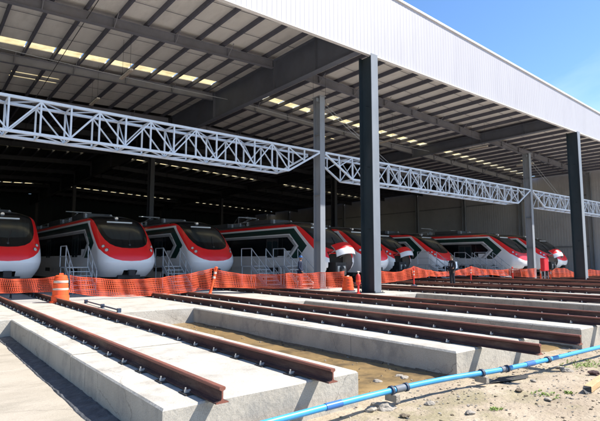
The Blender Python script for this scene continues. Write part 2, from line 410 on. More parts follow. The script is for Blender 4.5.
# cross beams along X
def ibeam(mb, p, q, h, w, t=.02, tw=.014):
    p = Vector(p); q = Vector(q)       # p,q at the bottom-centre
    up = Vector((0,0,1))
    mb.bar(p+up*t/2, q+up*t/2, w, t); mb.bar(p+up*(h-t/2), q+up*(h-t/2), w, t); mb.bar(p+up*h/2, q+up*h/2, tw, h-2*t)
BY = [24.0, 31.75, 39.8, 47.8, 55.8, 63.8, 71.8, 79.8, 87.8, 95.8]
GX = [-6.0, RX, 40.2, 62.9]
for y in BY:
    for (x0, x1) in zip(GX, GX[1:]):
        mb = MB(); x0 += .25; x1 -= .25
        ibeam(mb, (x0, y, deckz(x0)-.33-.52), (x1, y, deckz(x1)-.33-.52), .52, .26)
        # web stiffeners and flange braces
        n = int((x1-x0)/3)
        for k in range(1, n):
            xx = x0+(x1-x0)*k/n; z = deckz(xx)-.33
            mb.box(xx-.008, xx+.008, y-.12, y+.12, z-.49, z-.03)
            if y < 45:
                mb.bar((xx, y-.12, z-.5), (xx, y-.75, z+.02), .035, .035); mb.bar((xx, y+.12, z-.5), (xx, y+.75, z+.02), .035, .035)
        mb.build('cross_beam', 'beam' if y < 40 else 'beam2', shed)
# main girders along Y
for gx in GX[:3]:
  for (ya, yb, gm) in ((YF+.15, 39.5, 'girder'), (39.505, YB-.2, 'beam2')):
    mb = MB(); zt = deckz(gx)-.262 if gx != RX else deckz(gx)-.30
    zb = 12.0 if gx == RX else (12.15 if gx > 30 else 11.9)
    mb.box(gx-.22, gx+.22, ya, yb, zb, zb+.035); mb.box(gx-.22, gx+.22, ya, yb, zt-.03, zt)
    mb.box(gx-.012, gx+.012, ya, yb, zb+.035, zt-.03)
    for y in [YF+.9, 20.0] + BY:
        if ya < y < yb: mb.box(gx-.2, gx+.2, y-.01, y+.01, zb+.037, zt-.032)
    mb.build('main_girder', gm, shed)
# front columns
def icol(mb, x, y, w, d, z1, z0=0):
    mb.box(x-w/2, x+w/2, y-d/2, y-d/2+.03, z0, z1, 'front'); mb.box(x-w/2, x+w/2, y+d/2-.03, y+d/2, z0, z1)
    mb.box(x-.012, x+.012, y-d/2+.03, y+d/2-.03, z0, z1)
for x in (-6.0, RX, 40.25, 63.0):
    mb = MB(); icol(mb, x, 16.15 if x < 63 else 16.3, .46, .84, 11.545)
    for z in (3, 6, 9):
        mb.box(x-.22, x+.22, 16.13, 16.16, z-.01, z+.01)
    mb.box(x-.32, x+.32, 15.6, 16.7, 0.001, .035)
    for a in (-.26, .26):
        for b in (15.68, 16.62): mb.tube((x+a, b, .03), (x+a, b, .11), .02, 6)
    mb.build('front_column', {'front': 'flange', 'x': 'shadecol'}, shed)
# fascia: ribbed cladding
def ribbed_x(mb, x0, x1, y, zb, zt, step=.25, d=.006):
    x = x0; vs = []; pr = []
    while x < x1:
        for (dx, dy) in ((0, 0), (step*.62, 0), (step*.70, -d), (step*.92, -d)):
            pr.append((min(x+dx, x1), y+dy))
        x += step
    pr.append((x1, y))
    for (xx, yy) in pr: vs += [(xx, yy, zb), (xx, yy, zt(xx))]
    mb.add(vs, [(2*i, 2*i+2, 2*i+3, 2*i+1) for i in range(len(pr)-1)], 'fascia')
def ftop(x): return 15.24 - .0445*(x-RX) if x > RX else 15.24 - .0445*(RX-x)
mb = MB(); ribbed_x(mb, XL, 63.9, 15.98, 11.60, ftop)
mb.build('fascia', 'fascia', shed)
mb = MB()
for (x0, x1) in ((XL, RX), (RX, 63.9)):
    mb.bar((x0, 16.03, ftop(x0)+.05), (x1, 16.03, ftop(x1)+.05), .26, .12)
mb.build('coping', 'coping', shed)
mb = MB(); mb.box(XL, 63.9, 16.035, 16.06, 11.61, 13.2)      # inner skin
mb.box(XL, 63.9, 15.90, 16.10, 11.55, 11.597)
mb.build('fascia_trim', 'coping', shed)
mb = MB()
for z in (11.75, 12.6, 13.4):
    mb.box(XL, 63.9, 16.063, 16.16, z-.07, z+.07) if z < 13 else None
mb.build('fascia_rail', 'girder', shed)
# side and back walls
def wallY(mb, x, y0, y1, z0, z1f, step=.33, d=.010, s=1):
    y = y0; pr = []
    while y < y1:
        for (dy, dx) in ((0, 0), (step*.6, 0), (step*.7, d), (step*.9, d)): pr.append((x - s*dx, min(y+dy, y1)))
        y += step
    pr.append((x, y1)); vs = []
    for (xx, yy) in pr: vs += [(xx, yy, z0), (xx, yy, z1f)]
    mb.add(vs, [(2*i, 2*i+2, 2*i+3, 2*i+1) for i in range(len(pr)-1)], 'w')
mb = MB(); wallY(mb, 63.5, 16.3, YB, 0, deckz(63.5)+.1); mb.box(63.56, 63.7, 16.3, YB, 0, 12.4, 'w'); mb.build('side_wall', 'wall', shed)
for k in range(11):
    y = 23.9 + 8.5*k
    if y > YB-1: break
    mb = MB(); icol(mb, 63.1, y, .3, .5, 12.0)
    if k < 10:
        for z in (3.2, 9.4): mb.box(63.38, 63.45, y+.26, min(y+8.24, YB), z-.08, z+.08)
    mb.build('wall_column', {'front': 'greycol', 'x': 'greycol'}, shed)
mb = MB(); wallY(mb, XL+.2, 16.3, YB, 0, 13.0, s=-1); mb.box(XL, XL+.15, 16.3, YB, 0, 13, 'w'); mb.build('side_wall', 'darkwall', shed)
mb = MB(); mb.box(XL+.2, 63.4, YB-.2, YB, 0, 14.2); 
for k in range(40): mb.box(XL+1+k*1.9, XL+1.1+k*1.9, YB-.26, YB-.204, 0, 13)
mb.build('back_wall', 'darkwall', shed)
# inner columns of the shed under the main girders
for gx in (-6.0, RX, 40.2):
    for y in (44, 72, 98):
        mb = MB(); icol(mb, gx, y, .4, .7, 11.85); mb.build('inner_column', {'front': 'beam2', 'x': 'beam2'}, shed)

# ------------------------------------------------------------------ gantry: grey columns and box trusses
gcols = []
for x, lab in ((-6.1, 'grey steel gantry column outside the left edge of the shed opening'),
               (16.98, 'grey steel gantry column just left of the nearer dark column'),
               (39.9, 'grey steel gantry column in the distance beside the red cabinet'),
               (62.3, 'grey steel gantry column by the beige side wall')):
    if x < 0: continue
    e = empty('gantry_column', (x, 19.75, 0)); tag(e, lab, 'steel column', 'grey columns carrying the lattice truss')
    mb = MB(); icol(mb, 0, 0, .34, .56, 10.4, .03)
    mb.box(-.165, -.15, -.25, .25, .03, 10.4) if False else None
    for z in (2.5, 5.0, 8.3): mb.box(-.16, .16, -.25, .25, z, z+.016)
    mb.build('shaft', {'front': 'greycol', 'x': 'greycol'}, e)
    mb = MB(); mb.box(-.35, .35, -.42, .42, .001, .03)
    for a in (-.28, .28):
        for b in (-.34, .34): mb.tube((a, b, .03), (a, b, .12), .022, 6)
    mb.build('base_plate', 'greycol', e)
    mb = MB(); mb.box(-.22, .22, -.34, .34, 10.402, 10.43); mb.box(-.3, .3, -.16, -.1, 10.1, 10.3); mb.build('cap_plate', 'greycol', e)
    mb = MB()
    for dy in (-.05, .18): mb.tube((.1, dy, 10.25), (5.8, dy, 7.35), .009, 6)
    mb.build('stay_wire', 'stair', e)
def truss(x0, x1, label):
    e = empty('lattice_truss', (x0, 19.5, 6.06)); tag(e, label, 'truss', 'pale lattice trusses across the shed front')
    Ln = x1-x0; H = 1.25; W = 1.0; n = round((Ln)/1.07); n += n % 2; st = Ln/n; tp = 2
    R = .052
    for y in (0, W):
        mb = MB(); mb.bar((0, y, H), (Ln, y, H), .10); mb.build('top_chord', 'truss', e)
        mb = MB(); mb.bar((tp*st, y, 0), (Ln-tp*st, y, 0), .10)
        mb.bar((0, y, H-.06), (tp*st, y, 0), .09); mb.bar((Ln, y, H-.06), (Ln-tp*st, y, 0), .09); mb.build('bottom_chord', 'truss', e)
        for k in range(1, n):
            zb = 0 if tp <= k <= n-tp else H*(.5)
            mb = MB(); mb.bar((k*st, y, zb), (k*st, y, H-.05), .062, .062); mb.build('post', 'truss', e)
        mb = MB()
        for k in range(tp, n-tp):
            a, b = (H-.03, .03) if k % 2 else (.03, H-.03)
            mb.bar((k*st, y+.0, a), ((k+1)*st, y, b), .05, .05)
        mb.bar((st, y, H*.5), (2*st, y, H-.04), .05); mb.bar(((n-1)*st, y, H*.5), ((n-2)*st, y, H-.04), .05)
        mb.build('web_diagonals', 'truss', e)
    mb = MB()
    for k in range(tp, n-tp+1):
        for z in (0, H): mb.bar((k*st, .05, z), (k*st, W-.05, z), .05, .05)
        if k < n-tp:
            for z in (0, H):
                if k % 2: mb.bar((k*st, .05, z), ((k+1)*st, W-.05, z), .04, .04)
                else: mb.bar((k*st, W-.05, z), ((k+1)*st, .05, z), .04, .04)
        if k % 2 == 0: mb.bar((k*st, .03, .03), (k*st, W-.03, H-.03), .04, .04)
    mb.build('plan_bracing', 'truss', e)
truss(-5.9, 16.78, 'pale blue white lattice truss across the left bay, above the nearest trains')
truss(17.18, 39.7, 'pale lattice truss across the middle bay, passing behind the nearer dark column')
truss(40.1, 62.1, 'pale lattice truss in the far right bay, behind the farther dark column')

# ------------------------------------------------------------------ hanging lamps and cables
def cam_ground(x, y, zr):
    f = 488; th = math.atan(50/488); ps = rad(38.4)
    R = (math.cos(ps), -math.sin(ps), 0); F = (math.sin(ps)*math.cos(th), math.cos(ps)*math.cos(th), math.sin(th)); U = (-math.sin(ps)*math.sin(th), -math.cos(ps)*math.sin(th), math.cos(th))
    a = x-300; b = 210.5-y; r = [a*R[i]+b*U[i]+f*F[i] for i in range(3)]; t = zr/r[2]; return (r[0]*t, r[1]*t)
lampspots = [(8.4, 25.6, 11.4, 'white tube lamp hanging under the roof above the left train, nearer of the pair'),
             (8.4, 31.4, 11.4, 'white tube lamp hanging farther in than the lamp before it, at the left'),
             (19.8, 23.0, 11.2, 'white tube lamp hanging beside the top of the nearer grey column'),
             (37.2, 22.5, 11.0, 'white tube lamp hanging under the roof above the middle truss'),
             (46.5, 23.2, 10.8, 'white tube lamp hanging right of the farther grey column'),
             (29.6, 26.0, 11.1, 'white tube lamp hanging above the middle bay trains')]
for (x, y, z, lab) in lampspots:
    e = empty('hanging_lamp', (x, y, z)); tag(e, lab, 'lamp', 'tube lamps hanging from the roof')
    mb = MB(); mb.box(-.09, .09, -.85, .85, .02, .09); mb.build('housing', 'tube', e)
    mb = MB()
    for s in (-.05, .05): mb.tube((s, -.8, -.0), (s, .8, -.0), .02, 8)
    mb.build('tube', 'refl', e)
    h = deckz(x)-.3-z
    for s in (-.6, .6):
        mb = MB(); mb.tube((0, s, .09), (0, s, h), .008, 5); mb.build('suspension_wire', 'wire', e)
def cable(pts, r, lab, m='wire', sag=0):
    mb = MB(); out = []
    for a, b in zip(pts, pts[1:]):
        a = Vector(a); b = Vector(b)
        for k in range(12):
            t = k/12; out.append(a.lerp(b, t) - Vector((0,0,sag*4*t*(1-t))))
    out.append(Vector(pts[-1])); mb.path(out, r, 6)
    return tag(mb.build('cable', m), lab, 'cable', 'cables strung under the roof')
cable([(-4, 29.6, 13.0), (16.9, 29.6, 12.9)], .022, 'thin pale conduit running along the roof before the skylight strip at left', 'stair', .15)
cable([(17.4, 29.6, 12.9), (40, 29.6, 12.4)], .022, 'thin pale conduit running along the roof right of the big girder', 'stair', .2)
cable([(6.2, 22, 13.9), (4.5, 33, 9.6)], .02, 'dark cable slanting down under the roof at the upper left', 'wire', 0)
cable([(42, 24, 13.0), (57, 24, 11.3)], .02, 'thin cable slanting under the roof right of the farther grey column', 'wire', .1)

# ------------------------------------------------------------------ trains
def poly_in(pt, poly):
    x, y = pt; ins = False; n = len(poly)
    for i in range(n):
        x1, y1 = poly[i]; x2, y2 = poly[(i+1) % n]
        if (y1 > y) != (y2 > y) and x < (x2-x1)*(y-y1)/(y2-y1)+x1: ins = not ins
    return ins
prof = [(.50, .55), (.62, .34), (.80, .16), (1.0, .05), (1.22, 0), (1.42, .02), (1.62, .10), (1.82, .22), (2.02, .38), (2.3, .66), (2.6, 1.0), (2.9, 1.38),
        (3.15, 1.75), (3.38, 2.15), (3.55, 2.55), (3.68, 2.98), (3.76, 3.4), (3.81, 3.9), (3.84, 4.5)]
def y0z(z):
    for (a, b), (c, d) in zip(prof, prof[1:]):
        if z <= c: return b+(d-b)*(z-a)/(c-a)
    return prof[-1][1]
def wz(z):
    if z < .9: return 1.36+.09*(z-.5)/.4
    if z < 3.2: return 1.45-.03*(z-.9)/2.3
    t = min(1, (z-3.2)/.64); return 1.42*(1-t**2.6*.55)
TL = 36.0
def chin(z, y):
    r = 1 if z > 1.35 else 1-.24*((1.35-z)/.85)**1.6
    return 1-(1-r)*(1-min(1, max(0, y)/2.6))
FR = [(0, 1.29), (.45, 1.31), (.8, 1.39), (1.05, 1.51), (1.25, 1.68), (1.40, 1.92)]
def above_fr(x, z):
    x = abs(x)
    for (a, b), (c, d) in zip(FR, FR[1:]):
        if a <= x <= c: return z > b+(d-b)*(x-a)/(c-a)
    return True
def train_bm():
    zs = [.5, .6, .7, .8, .9, 1.0, 1.1, 1.22, 1.32, 1.42, 1.52, 1.62, 1.72, 1.82, 1.92, 2.02, 2.15, 2.3, 2.45, 2.6, 2.75, 2.9, 3.03, 3.15, 3.27, 3.38, 3.47, 3.55, 3.62, 3.68, 3.72, 3.76, 3.79, 3.81, 3.825, 3.84]
    A = [rad(a) for a in range(0, 91, 5)]
    rows = []
    for z in zs:
        W = wz(z); y0 = y0z(z); row = []
        D = .78
        half = []
        for a in A:
            s = math.sin(a)**.82 if a > 0 else 0
            x = W*s; q = min(1, s); y = y0 + D*(1-(1-q**3.6)**.5)
            half.append((x*chin(z, y), y))
        back = [max(5.2, half[-1][1]+.3), 6.5, 9, 13, 18, 25, TL]
        pts = [(x, y, z) for x, y in half] + [(W*chin(z, y), y, z) for y in [half[-1][1]+.5, half[-1][1]+1.1] if y < back[0]-.2] + [(W, y, z) for y in back]
        while len(pts) < len(A)+9: pts.insert(len(pts)-7, tuple((Vector(pts[-8])+Vector(pts[-7]))/2))
        row = [(-x, y, z) for x, y, z in reversed(pts[1:])] + pts
        rows.append(row)
    bm = bmesh.new(); V = [[bm.verts.new(p) for p in r] for r in rows]
    for j in range(len(rows)-1):
        for i in range(len(rows[0])-1):
            bm.faces.new((V[j][i], V[j][i+1], V[j+1][i+1], V[j+1][i]))
    # cap roof centre
    top = V[-1]; n = len(top); 
    for i in range(n//2):
        a, b, c, d = top[i], top[i+1], top[n-2-i], top[n-1-i]
        if b is c or i+1 > n-2-i: continue
        try: bm.faces.new((a, b, c, d) if i+1 != n-2-i else (a, b, d))
        except Exception: pass
    return bm
def cut(bm, p, q, plane, sel):
    # line p-q in plane 'yz' or 'xz'
    if plane == 'yz':
        co = Vector((0, p[0], p[1])); d = Vector((0, q[0]-p[0], q[1]-p[1])); no = Vector((0, d.z, -d.y))
        ab = (1, 2)
    else:
        co = Vector((p[0], 0, p[1])); d = Vector((q[0]-p[0], 0, q[1]-p[1])); no = Vector((d.z, 0, -d.x)); ab = (0, 2)
    lo = [min(p[0], q[0])-.02, min(p[1], q[1])-.02]; hi = [max(p[0], q[0])+.02, max(p[1], q[1])+.02]
    fs = []
    for f in bm.faces:
        c = f.calc_center_median()
        if not sel(c): continue
        us = [v.co[ab[0]] for v in f.verts]; vs = [v.co[ab[1]] for v in f.verts]
        if max(us) < lo[0] or min(us) > hi[0] or max(vs) < lo[1] or min(vs) > hi[1]: continue
        fs.append(f)
    geo = list(set(fs) | {e for f in fs for e in f.edges} | {v for f in fs for v in f.verts})
    bmesh.ops.bisect_plane(bm, geom=geo, dist=1e-5, plane_co=co, plane_no=no.normalized())
# front black mask in (x,z)
BLK = [(0, 1.93), (.40, 1.95), (.70, 2.02), (.93, 2.15), (1.08, 2.35), (1.17, 2.6), (1.21, 2.9), (1.22, 3.3), (1.20, 3.56)]
BLKP = BLK + [(1.20, 4), (-1.20, 4)] + [(-x, z) for x, z in reversed(BLK[1:])]
# red lower boundary in (y,z)
REDL = [(-.3, 1.20), (.25, 1.24), (.42, 1.45), (.62, 1.72), (.85, 1.94), (1.2, 2.22), (2.70, 3.42), (TL+1, 3.42)]
GRN = [(2.82, 3.30), (1.52, 2.20), (2.35, 1.45), (3.15, 1.45), (2.32, 2.20), (3.22, 2.98), (TL+1, 2.98), (TL+1, 3.30)]
SIL = [(3.30, 2.92), (2.52, 2.22), (3.30, 1.52), (3.52, 1.52), (2.76, 2.22), (3.46, 2.78), (TL+1, 2.78), (TL+1, 2.92)]
WIN = [(3.75, 2.62), (3.75, 1.6), (TL+1, 1.6), (TL+1, 2.62)]
def front(c): return c.y < 4.2 and abs(c.x) < 1.44
def side(c): return abs(c.x) > .9 and c.z < 3.62
def build_train(open_hatch):
    bm = train_bm()
    for a, b in zip(REDL, REDL[1:]): cut(bm, a, b, 'yz', lambda c: c.z < 3.75)
    for s in (1, -1):
        P = [(s*x, z) for x, z in BLK]
        for a, b in zip(P, P[1:]): cut(bm, a, b, 'xz', lambda c: front(c) and c.x*s > -.05)
    for P in (GRN, SIL, WIN):
        for i in range(len(P)): cut(bm, P[i], P[(i+1) % len(P)], 'yz', lambda c: abs(c.x) > 1.1 and c.y > .9)
    cut(bm, (0, 3.62), (TL, 3.62), 'yz', lambda c: True)
    for s in (1, -1):
        P = [(s*x, z) for x, z in FR]
        for a, b in zip(P, P[1:]): cut(bm, a, b, 'xz', lambda c: c.y < 1.1 and c.x*s > -.05 and c.z < 2.1)
        cut(bm, (s*.34, .3), (s*.34, .84), 'xz', lambda c: c.y < 1.0)
        cut(bm, (s*.34, .8), (s*.22, .9), 'xz', lambda c: c.y < 1.0)
    cut(bm, (-.34, .84), (.34, .84), 'xz', lambda c: c.y < 1.0)
    # glazed panel in the black mask
    GL = [(0, 2.36), (.78, 2.40), (.95, 2.58), (1.05, 3.02), (1.06, 3.14), (0, 3.18)]
    for s in (1, -1):
        P = [(s*x, z) for x, z in GL]
        for a, b in zip(P, P[1:]): cut(bm, a, b, 'xz', lambda c: front(c) and c.x*s > -.05 and c.y < 3)
    GLP = GL + [(-x, z) for x, z in reversed(GL[1:-1])]
    def red_above(y, z):
        if z < 1.20: return False
        for (a, b), (c, d) in zip(REDL, REDL[1:]):
            if a <= y <= c: return z > b+(d-b)*(y-a)/(c-a)
        return False
    parts = {}
    for f in bm.faces:
        c = f.calc_center_median()
        if open_hatch and c.y < .9 and abs(c.x) < .95 and c.z < 1.80: k = None
        elif c.y < 1.0 and abs(c.x) < .34 and c.z < .84: k = None
        elif c.y < 4.3 and poly_in((c.x, c.z), BLKP) and c.z < 3.7 and abs(c.x) < 1.23:
            k = 'glass' if poly_in((c.x, c.z), GLP) and c.y < 3 else 'mask'
        elif c.z > 3.62: k = 'roof'
        elif red_above(c.y, c.z) and (c.y > 1.1 or above_fr(c.x, c.z)): k = 'red'
        elif abs(c.x) > 1.1 and poly_in((c.y, c.z), GRN): k = 'green'
        elif abs(c.x) > 1.1 and poly_in((c.y, c.z), WIN): k = 'win'
        elif abs(c.x) > 1.1 and poly_in((c.y, c.z), SIL): k = 'silver'
        elif abs(c.x) > 1.1 and c.y > 3.0 and c.z > 1.55 and c.z < 2.8: k = 'win2'
        else: k = 'body'
        if k == 'win2': k = 'body' if c.z < 1.9 else 'win'
        if k: parts.setdefault(k, []).append(f)
    out = {}
    bm.verts.index_update()
    for k, fs in parts.items():
        vm = {}; vs = []; ff = []
        for f in fs:
            idx = []
            for v in f.verts:
                if v.index not in vm: vm[v.index] = len(vs); vs.append(tuple(v.co))
                idx.append(vm[v.index])
            ff.append(idx)
        out[k] = (vs, ff)
    bm.free(); return out
PN = {'mask': ('front_mask', 'black'), 'glass': ('windscreen', 'glass'), 'roof': ('roof', 'roofgrey'), 'red': ('red_band', 'red'),
      'green': ('green_band', 'green'), 'win': ('window_band', 'black'), 'silver': ('silver_band', 'silver'), 'body': ('body_shell', 'white')}
def add_part(name, vs, ff, m, parent):
    me = bpy.data.meshes.new(name); me.from_pydata(vs, [], ff); me.materials.append(M[m])
    me.polygons.foreach_set('use_smooth', [True]*len(me.polygons)); me.update()
    try: me.set_sharp_from_angle(angle=rad(35))
    except Exception: pass
    o = bpy.data.objects.new(name, me); COL.objects.link(o); o.parent = parent; return o
def surf_y(x, z):
    W = wz(z); s = min(.999, abs(x)/W); return y0z(z) + .78*(1-(1-s**3.6)**.5)
def make_train(open_hatch):
    e = empty('commuter_train')
    for k, (vs, ff) in build_train(open_hatch).items():
        add_part(PN[k][0], vs, ff, PN[k][1], e)
    # headlights: two lamps each side inside a dark lens
    for s in (-1, 1):
        mb = MB()
        for (x, z, r) in ((1.22, 2.02, .07), (1.12, 1.83, .08)):
            y = surf_y(x, z); n = Vector((s*.75, -1, .45)).normalized()
            p = Vector((s*x, y, z)); mb.tube(p-n*.08, p+n*.006, r+.02, 14, 'gear'); mb.tube(p-n*.05, p+n*.014, r, 14, 'lens')
        mb.build('headlight', None, e, smooth=True)
    mb = MB()
    for k in range(8):
        x = -.66+k*.165; x2 = x+.165; mb.bar((x, surf_y(x, 3.34)-.03, 3.34), (x2, surf_y(x2, 3.34)-.03, 3.34), .05, .07)
    mb.build('destination_display', 'silver', e)
    mb = MB(); mb.tube((0, y0z(3.58)-.08, 3.58), (0, y0z(3.58)+.15, 3.60), .085, 12); mb.build('top_lamp', 'lens', e)
    mb = MB(); pz = [(.02, 2.1), (.05, 2.3), (.25, 2.75)]
    mb.path([(x, surf_y(x, z)-.035, z) for x, z in pz], .016, 6); mb.tube((.02, y0z(2.1)-.05, 2.1), (.02, y0z(2.1)+.05, 2.1), .05, 10); mb.build('wiper', 'gear', e)
    # underframe with coupler, bogies
    mb = MB(); mb.box(-1.2, 1.2, 1.4, TL-.2, .25, .56); mb.box(-1.3, 1.3, 5.6, 9, .12, .5); mb.box(-1.3, 1.3, 12, 16, .12, .5); mb.build('underframe', 'gear', e)
    for y in (2.9, 19.0, 32):
        bg = MB(); bg.box(-1.12, 1.12, y-1.2, y+1.2, .32, .48)
        for s in (-1, 1):
            bg.box(s*1.02-.06, s*1.02+.06, y-1.5, y+1.5, .36, .58)
        b = bg.build('bogie', 'gear', e)
        for dy in (-.95, .95):
            w = MB()
            for s in (-1, 1): w.tube((s*.70, y+dy, .42), (s*.84, y+dy, .42), .42, 22)
            w.tube((-.7, y+dy, .42), (.7, y+dy, .42), .08, 10)
            w.build('wheel', 'gear', b)
    mb = MB(); mb.box(-.55, .55, .30, .75, .42, .60); mb.tube((0, -.05, .72), (0, .8, .72), .09, 10); mb.box(-.16, .16, -.12, .06, .58, .86); mb.build('coupler', 'gear', e)
    mb = MB(); mb.box(-.95, .95, .95, 1.0, .55, 1.95) if open_hatch else mb.box(-.5, .5, .62, .66, .44, 1.0)
    mb.build('coupler_bay', 'gear', e)
    # skirt step
    mb = MB(); 
    for s in (-1, 1):
        mb.box(s*1.40-.03, s*1.40+.03, 4.6, TL-.3, .22, .52)
    mb.build('side_skirt', 'white', e)
    # side doors and windows frame posts in the dark band
    for s in (-1, 1):
        for y in (4.4, 11.2, 16.4, 23.0, 28.5):
            mb = MB(); x = s*1.428
            mb.box(min(x, x+s*.012), max(x, x+s*.012), y, y+1.35, .62, 2.72, 'a')
            mb.box(min(x+s*.012, x+s*.02), max(x+s*.012, x+s*.02), y+.1, y+.62, 1.5, 2.55, 'b'); mb.box(min(x+s*.012, x+s*.02), max(x+s*.012, x+s*.02), y+.73, y+1.25, 1.5, 2.55, 'b')
            mb.build('door', {'a': 'gear', 'b': 'glass'}, e)
    # roof equipment
    for (y, l, h) in ((6.2, 2.6, .28), (12, 3.5, .3), (20, 3, .28), (27, 4, .3)):
        mb = MB(); mb.box(-.8, .8, y, y+l, 3.8, 3.84+h); mb.build('roof_unit', 'roofgrey', e, bevel=.04)
    mb = MB()
    for y in (9.6, 10.6): 
        for s in (-.5, .5): mb.lathe((s, y, 3.82), [(.06, 0), (.1, .05), (.06, .1), (.1, .15), (.06, .2), (.05, .3)], 8)
    for s in (-.5, .5):
        mb.tube((s, 9.5, 4.12), (s, 10.7, 4.12), .03, 6); mb.tube((s*.7, 10.6, 4.14), (s*.7, 9.4, 4.36), .025, 6); mb.tube((s*.6, 9.4, 4.36), (s*.6, 10.4, 4.52), .02, 6)
    mb.tube((-.8, 10.4, 4.54), (.8, 10.4, 4.54), .03, 6); mb.build('pantograph', 'stair', e)
    for y in (4.9, 5.4):
        pass
    for y in (5.9, 9.2, 11.4, 15.9, 18.6):
        for s in (-1, 1):
            mb = MB(); mb.lathe((s*.72, y, 3.80), [(.05,0),(.09,.04),(.05,.08),(.09,.12),(.05,.16),(.09,.20),(.04,.26)], 8); mb.build('insulator', 'stair', e)
    mb = MB(); mb.tube((-.72, 5.9, 4.07), (-.72, 18.6, 4.07), .018, 6); mb.tube((.72, 5.9, 4.07), (.72, 18.6, 4.07), .018, 6); mb.build('roof_cable', 'silver', e)
    for s in (-1, 1):
        for y in (3.95, 10.2, 17.8, 21.2):
            mb = MB(); x = s*1.436; mb.box(min(x, x+s*.006), max(x, x+s*.006), y, y+.022, .62, 2.8); mb.build('panel_seam', 'gear', e)
    if open_hatch:
        # raised nose hood: bottom part of the nose swung up and forward about its top hinge
        hinge = Vector((0, .16, 1.80)); Rm = Matrix.Rotation(rad(-28), 4, 'X')
        rows = []
        for z in (.98, 1.10, 1.22, 1.34, 1.46, 1.58, 1.68, 1.79):
            row = []
            for k in range(-6, 7):
                x = .72*math.sin(k/6*PI/2); y = surf_y(x, z) + .9*abs(x)**2.5
                row.append(Rm @ (Vector((x, y, z))-hinge) + hinge + Vector((0, -.42, .62)))
            rows.append(row)
        hood = MB(); n = 13
        vs = [p for r in rows for p in r] + [p + (Rm @ Vector((0, .06, 0))) for r in rows for p in r]
        o = len(rows)*n
        wf = [(j*n+i, j*n+i+1, (j+1)*n+i+1, (j+1)*n+i) for j in range(3) for i in range(n-1)]
        rf = [(j*n+i, j*n+i+1, (j+1)*n+i+1, (j+1)*n+i) for j in range(3, 7) for i in range(n-1)]
        hood.add(vs, wf, 'white'); hood.add(vs, rf, 'red'); hood.add(vs, [tuple(a+o for a in f[::-1]) for f in wf+rf], 'silver')
        hood.build('nose_hood', None, e, smooth=True)
        mb = MB(); mb.box(-.42, .42, .1, .7, .5, 1.2); mb.box(-.30, -.05, .04, .1, .62, 1.0, 'lens'); mb.box(.05, .30, .04, .1, .62, 1.0, 'lens'); mb.tube((0, .0, .86), (0, .3, .86), .16, 14, 'silver')
        mb.build('buffer_gear', {'x': 'gear', 'lens': 'silver', 'silver': 'gear'}, e)
        mb = MB()
        for s in (-1, 1): mb.tube((s*.6, .85, 1.5), (s*.6, -.25, 2.0), .025, 6)
        mb.bar((-.93, .13, 1.74), (.93, .13, 1.74), .05, .05, 'red'); mb.build('hood_strut', {'x': 'stair', 'red': 'red'}, e)
    return e
spots = [(0, 25.0, 0, 'red nosed commuter train at the far left, cut by the photo edge'),
         (1, 24.3, 0, 'commuter train with red band and black windscreen, second from the left, behind the orange net'),
         (2, 25.0, 0, 'commuter train third from the left, its red and white nose left of the metal stairs'),
         (3, 21.0, 1, 'commuter train with raised nose hood, partly behind the nearer grey column'),
         (4, 22.9, 0, 'commuter train whose nose hides behind the nearer dark column'),
         (5, 25.2, 1, 'commuter train with raised nose hood, just right of the nearer dark column'),
         (6, 24.9, 0, 'commuter train with closed sharp nose, behind the standing man in dark clothes'),
         (7, 20.6, 0, 'commuter train with long side in view, its nose behind the farther grey column'),
         (8, 20.8, 1, 'commuter train with raised nose hood, right of the red cabinet'),
         (9, 22.2, 0, 'farthest commuter train at right, nose beside the farther dark column')]
proto = {0: make_train(False), 1: make_train(True)}; used = {0: False, 1: False}
for (i, y, k, lab) in spots:
    t = proto[k] if not used[k] else copy_tree(proto[k]); used[k] = True
    t.location = (TX[i] + (-.05, -.05, .33)[i] if i < 3 else TX[i], y, .19); tag(t, lab, 'train', 'white, red and green commuter trains parked in the hall')
    t['_k'] = k
for t in list(COL.objects):
    if '_k' in t: del t['_k']

# ------------------------------------------------------------------ access stairs
def make_stair():
    e = empty('access_stair')       # stair rises from y=0 (low end) towards +y
    n, rise, run = 6, .20, .26; W = 1.0; H = n*rise; Lr = n*run
    for s in (0, W):
        mb = MB(); mb.bar((s, 0, .05), (s, Lr, H-.05), .05, .2); mb.build('stringer', 'stair', e)
    for k in range(n):
        mb = MB(); mb.box(.03, W-.03, k*run+.02, k*run+run, (k+1)*rise-.035, (k+1)*rise); mb.build('tread', 'stair', e)
    mb = MB(); mb.box(0, W, Lr, Lr+1.1, H-.06, H)
    for a in (0.03, W-.03):
        for b in (Lr+.05, Lr+1.05): mb.tube((a, b, 0), (a, b, H-.06), .03, 8)
    mb.build('platform', 'stair', e)
    for s in (0, W):
        mb = MB(); r = .024
        mb.tube((s, .05, .1), (s, .05, 1.05), r); mb.tube((s, Lr, H), (s, Lr, H+1.0), r)
        mb.tube((s, .05, 1.05), (s, Lr, H+1.0), r); mb.tube((s, .05, .6), (s, Lr, H+.5), r*.8)
        mb.tube((s, Lr/2, H/2), (s, Lr/2, H/2+1.0), r*.9)
        if s == 0:
            mb.tube((s, Lr, H+1.0), (s, Lr+1.1, H+1.0), r); mb.tube((s, Lr, H+.5), (s, Lr+1.1, H+.5), r*.8); mb.tube((s, Lr+1.1, H), (s, Lr+1.1, H+1.0), r)
        mb.build('handrail', 'stair', e)
    return e
st = make_stair(); first = True
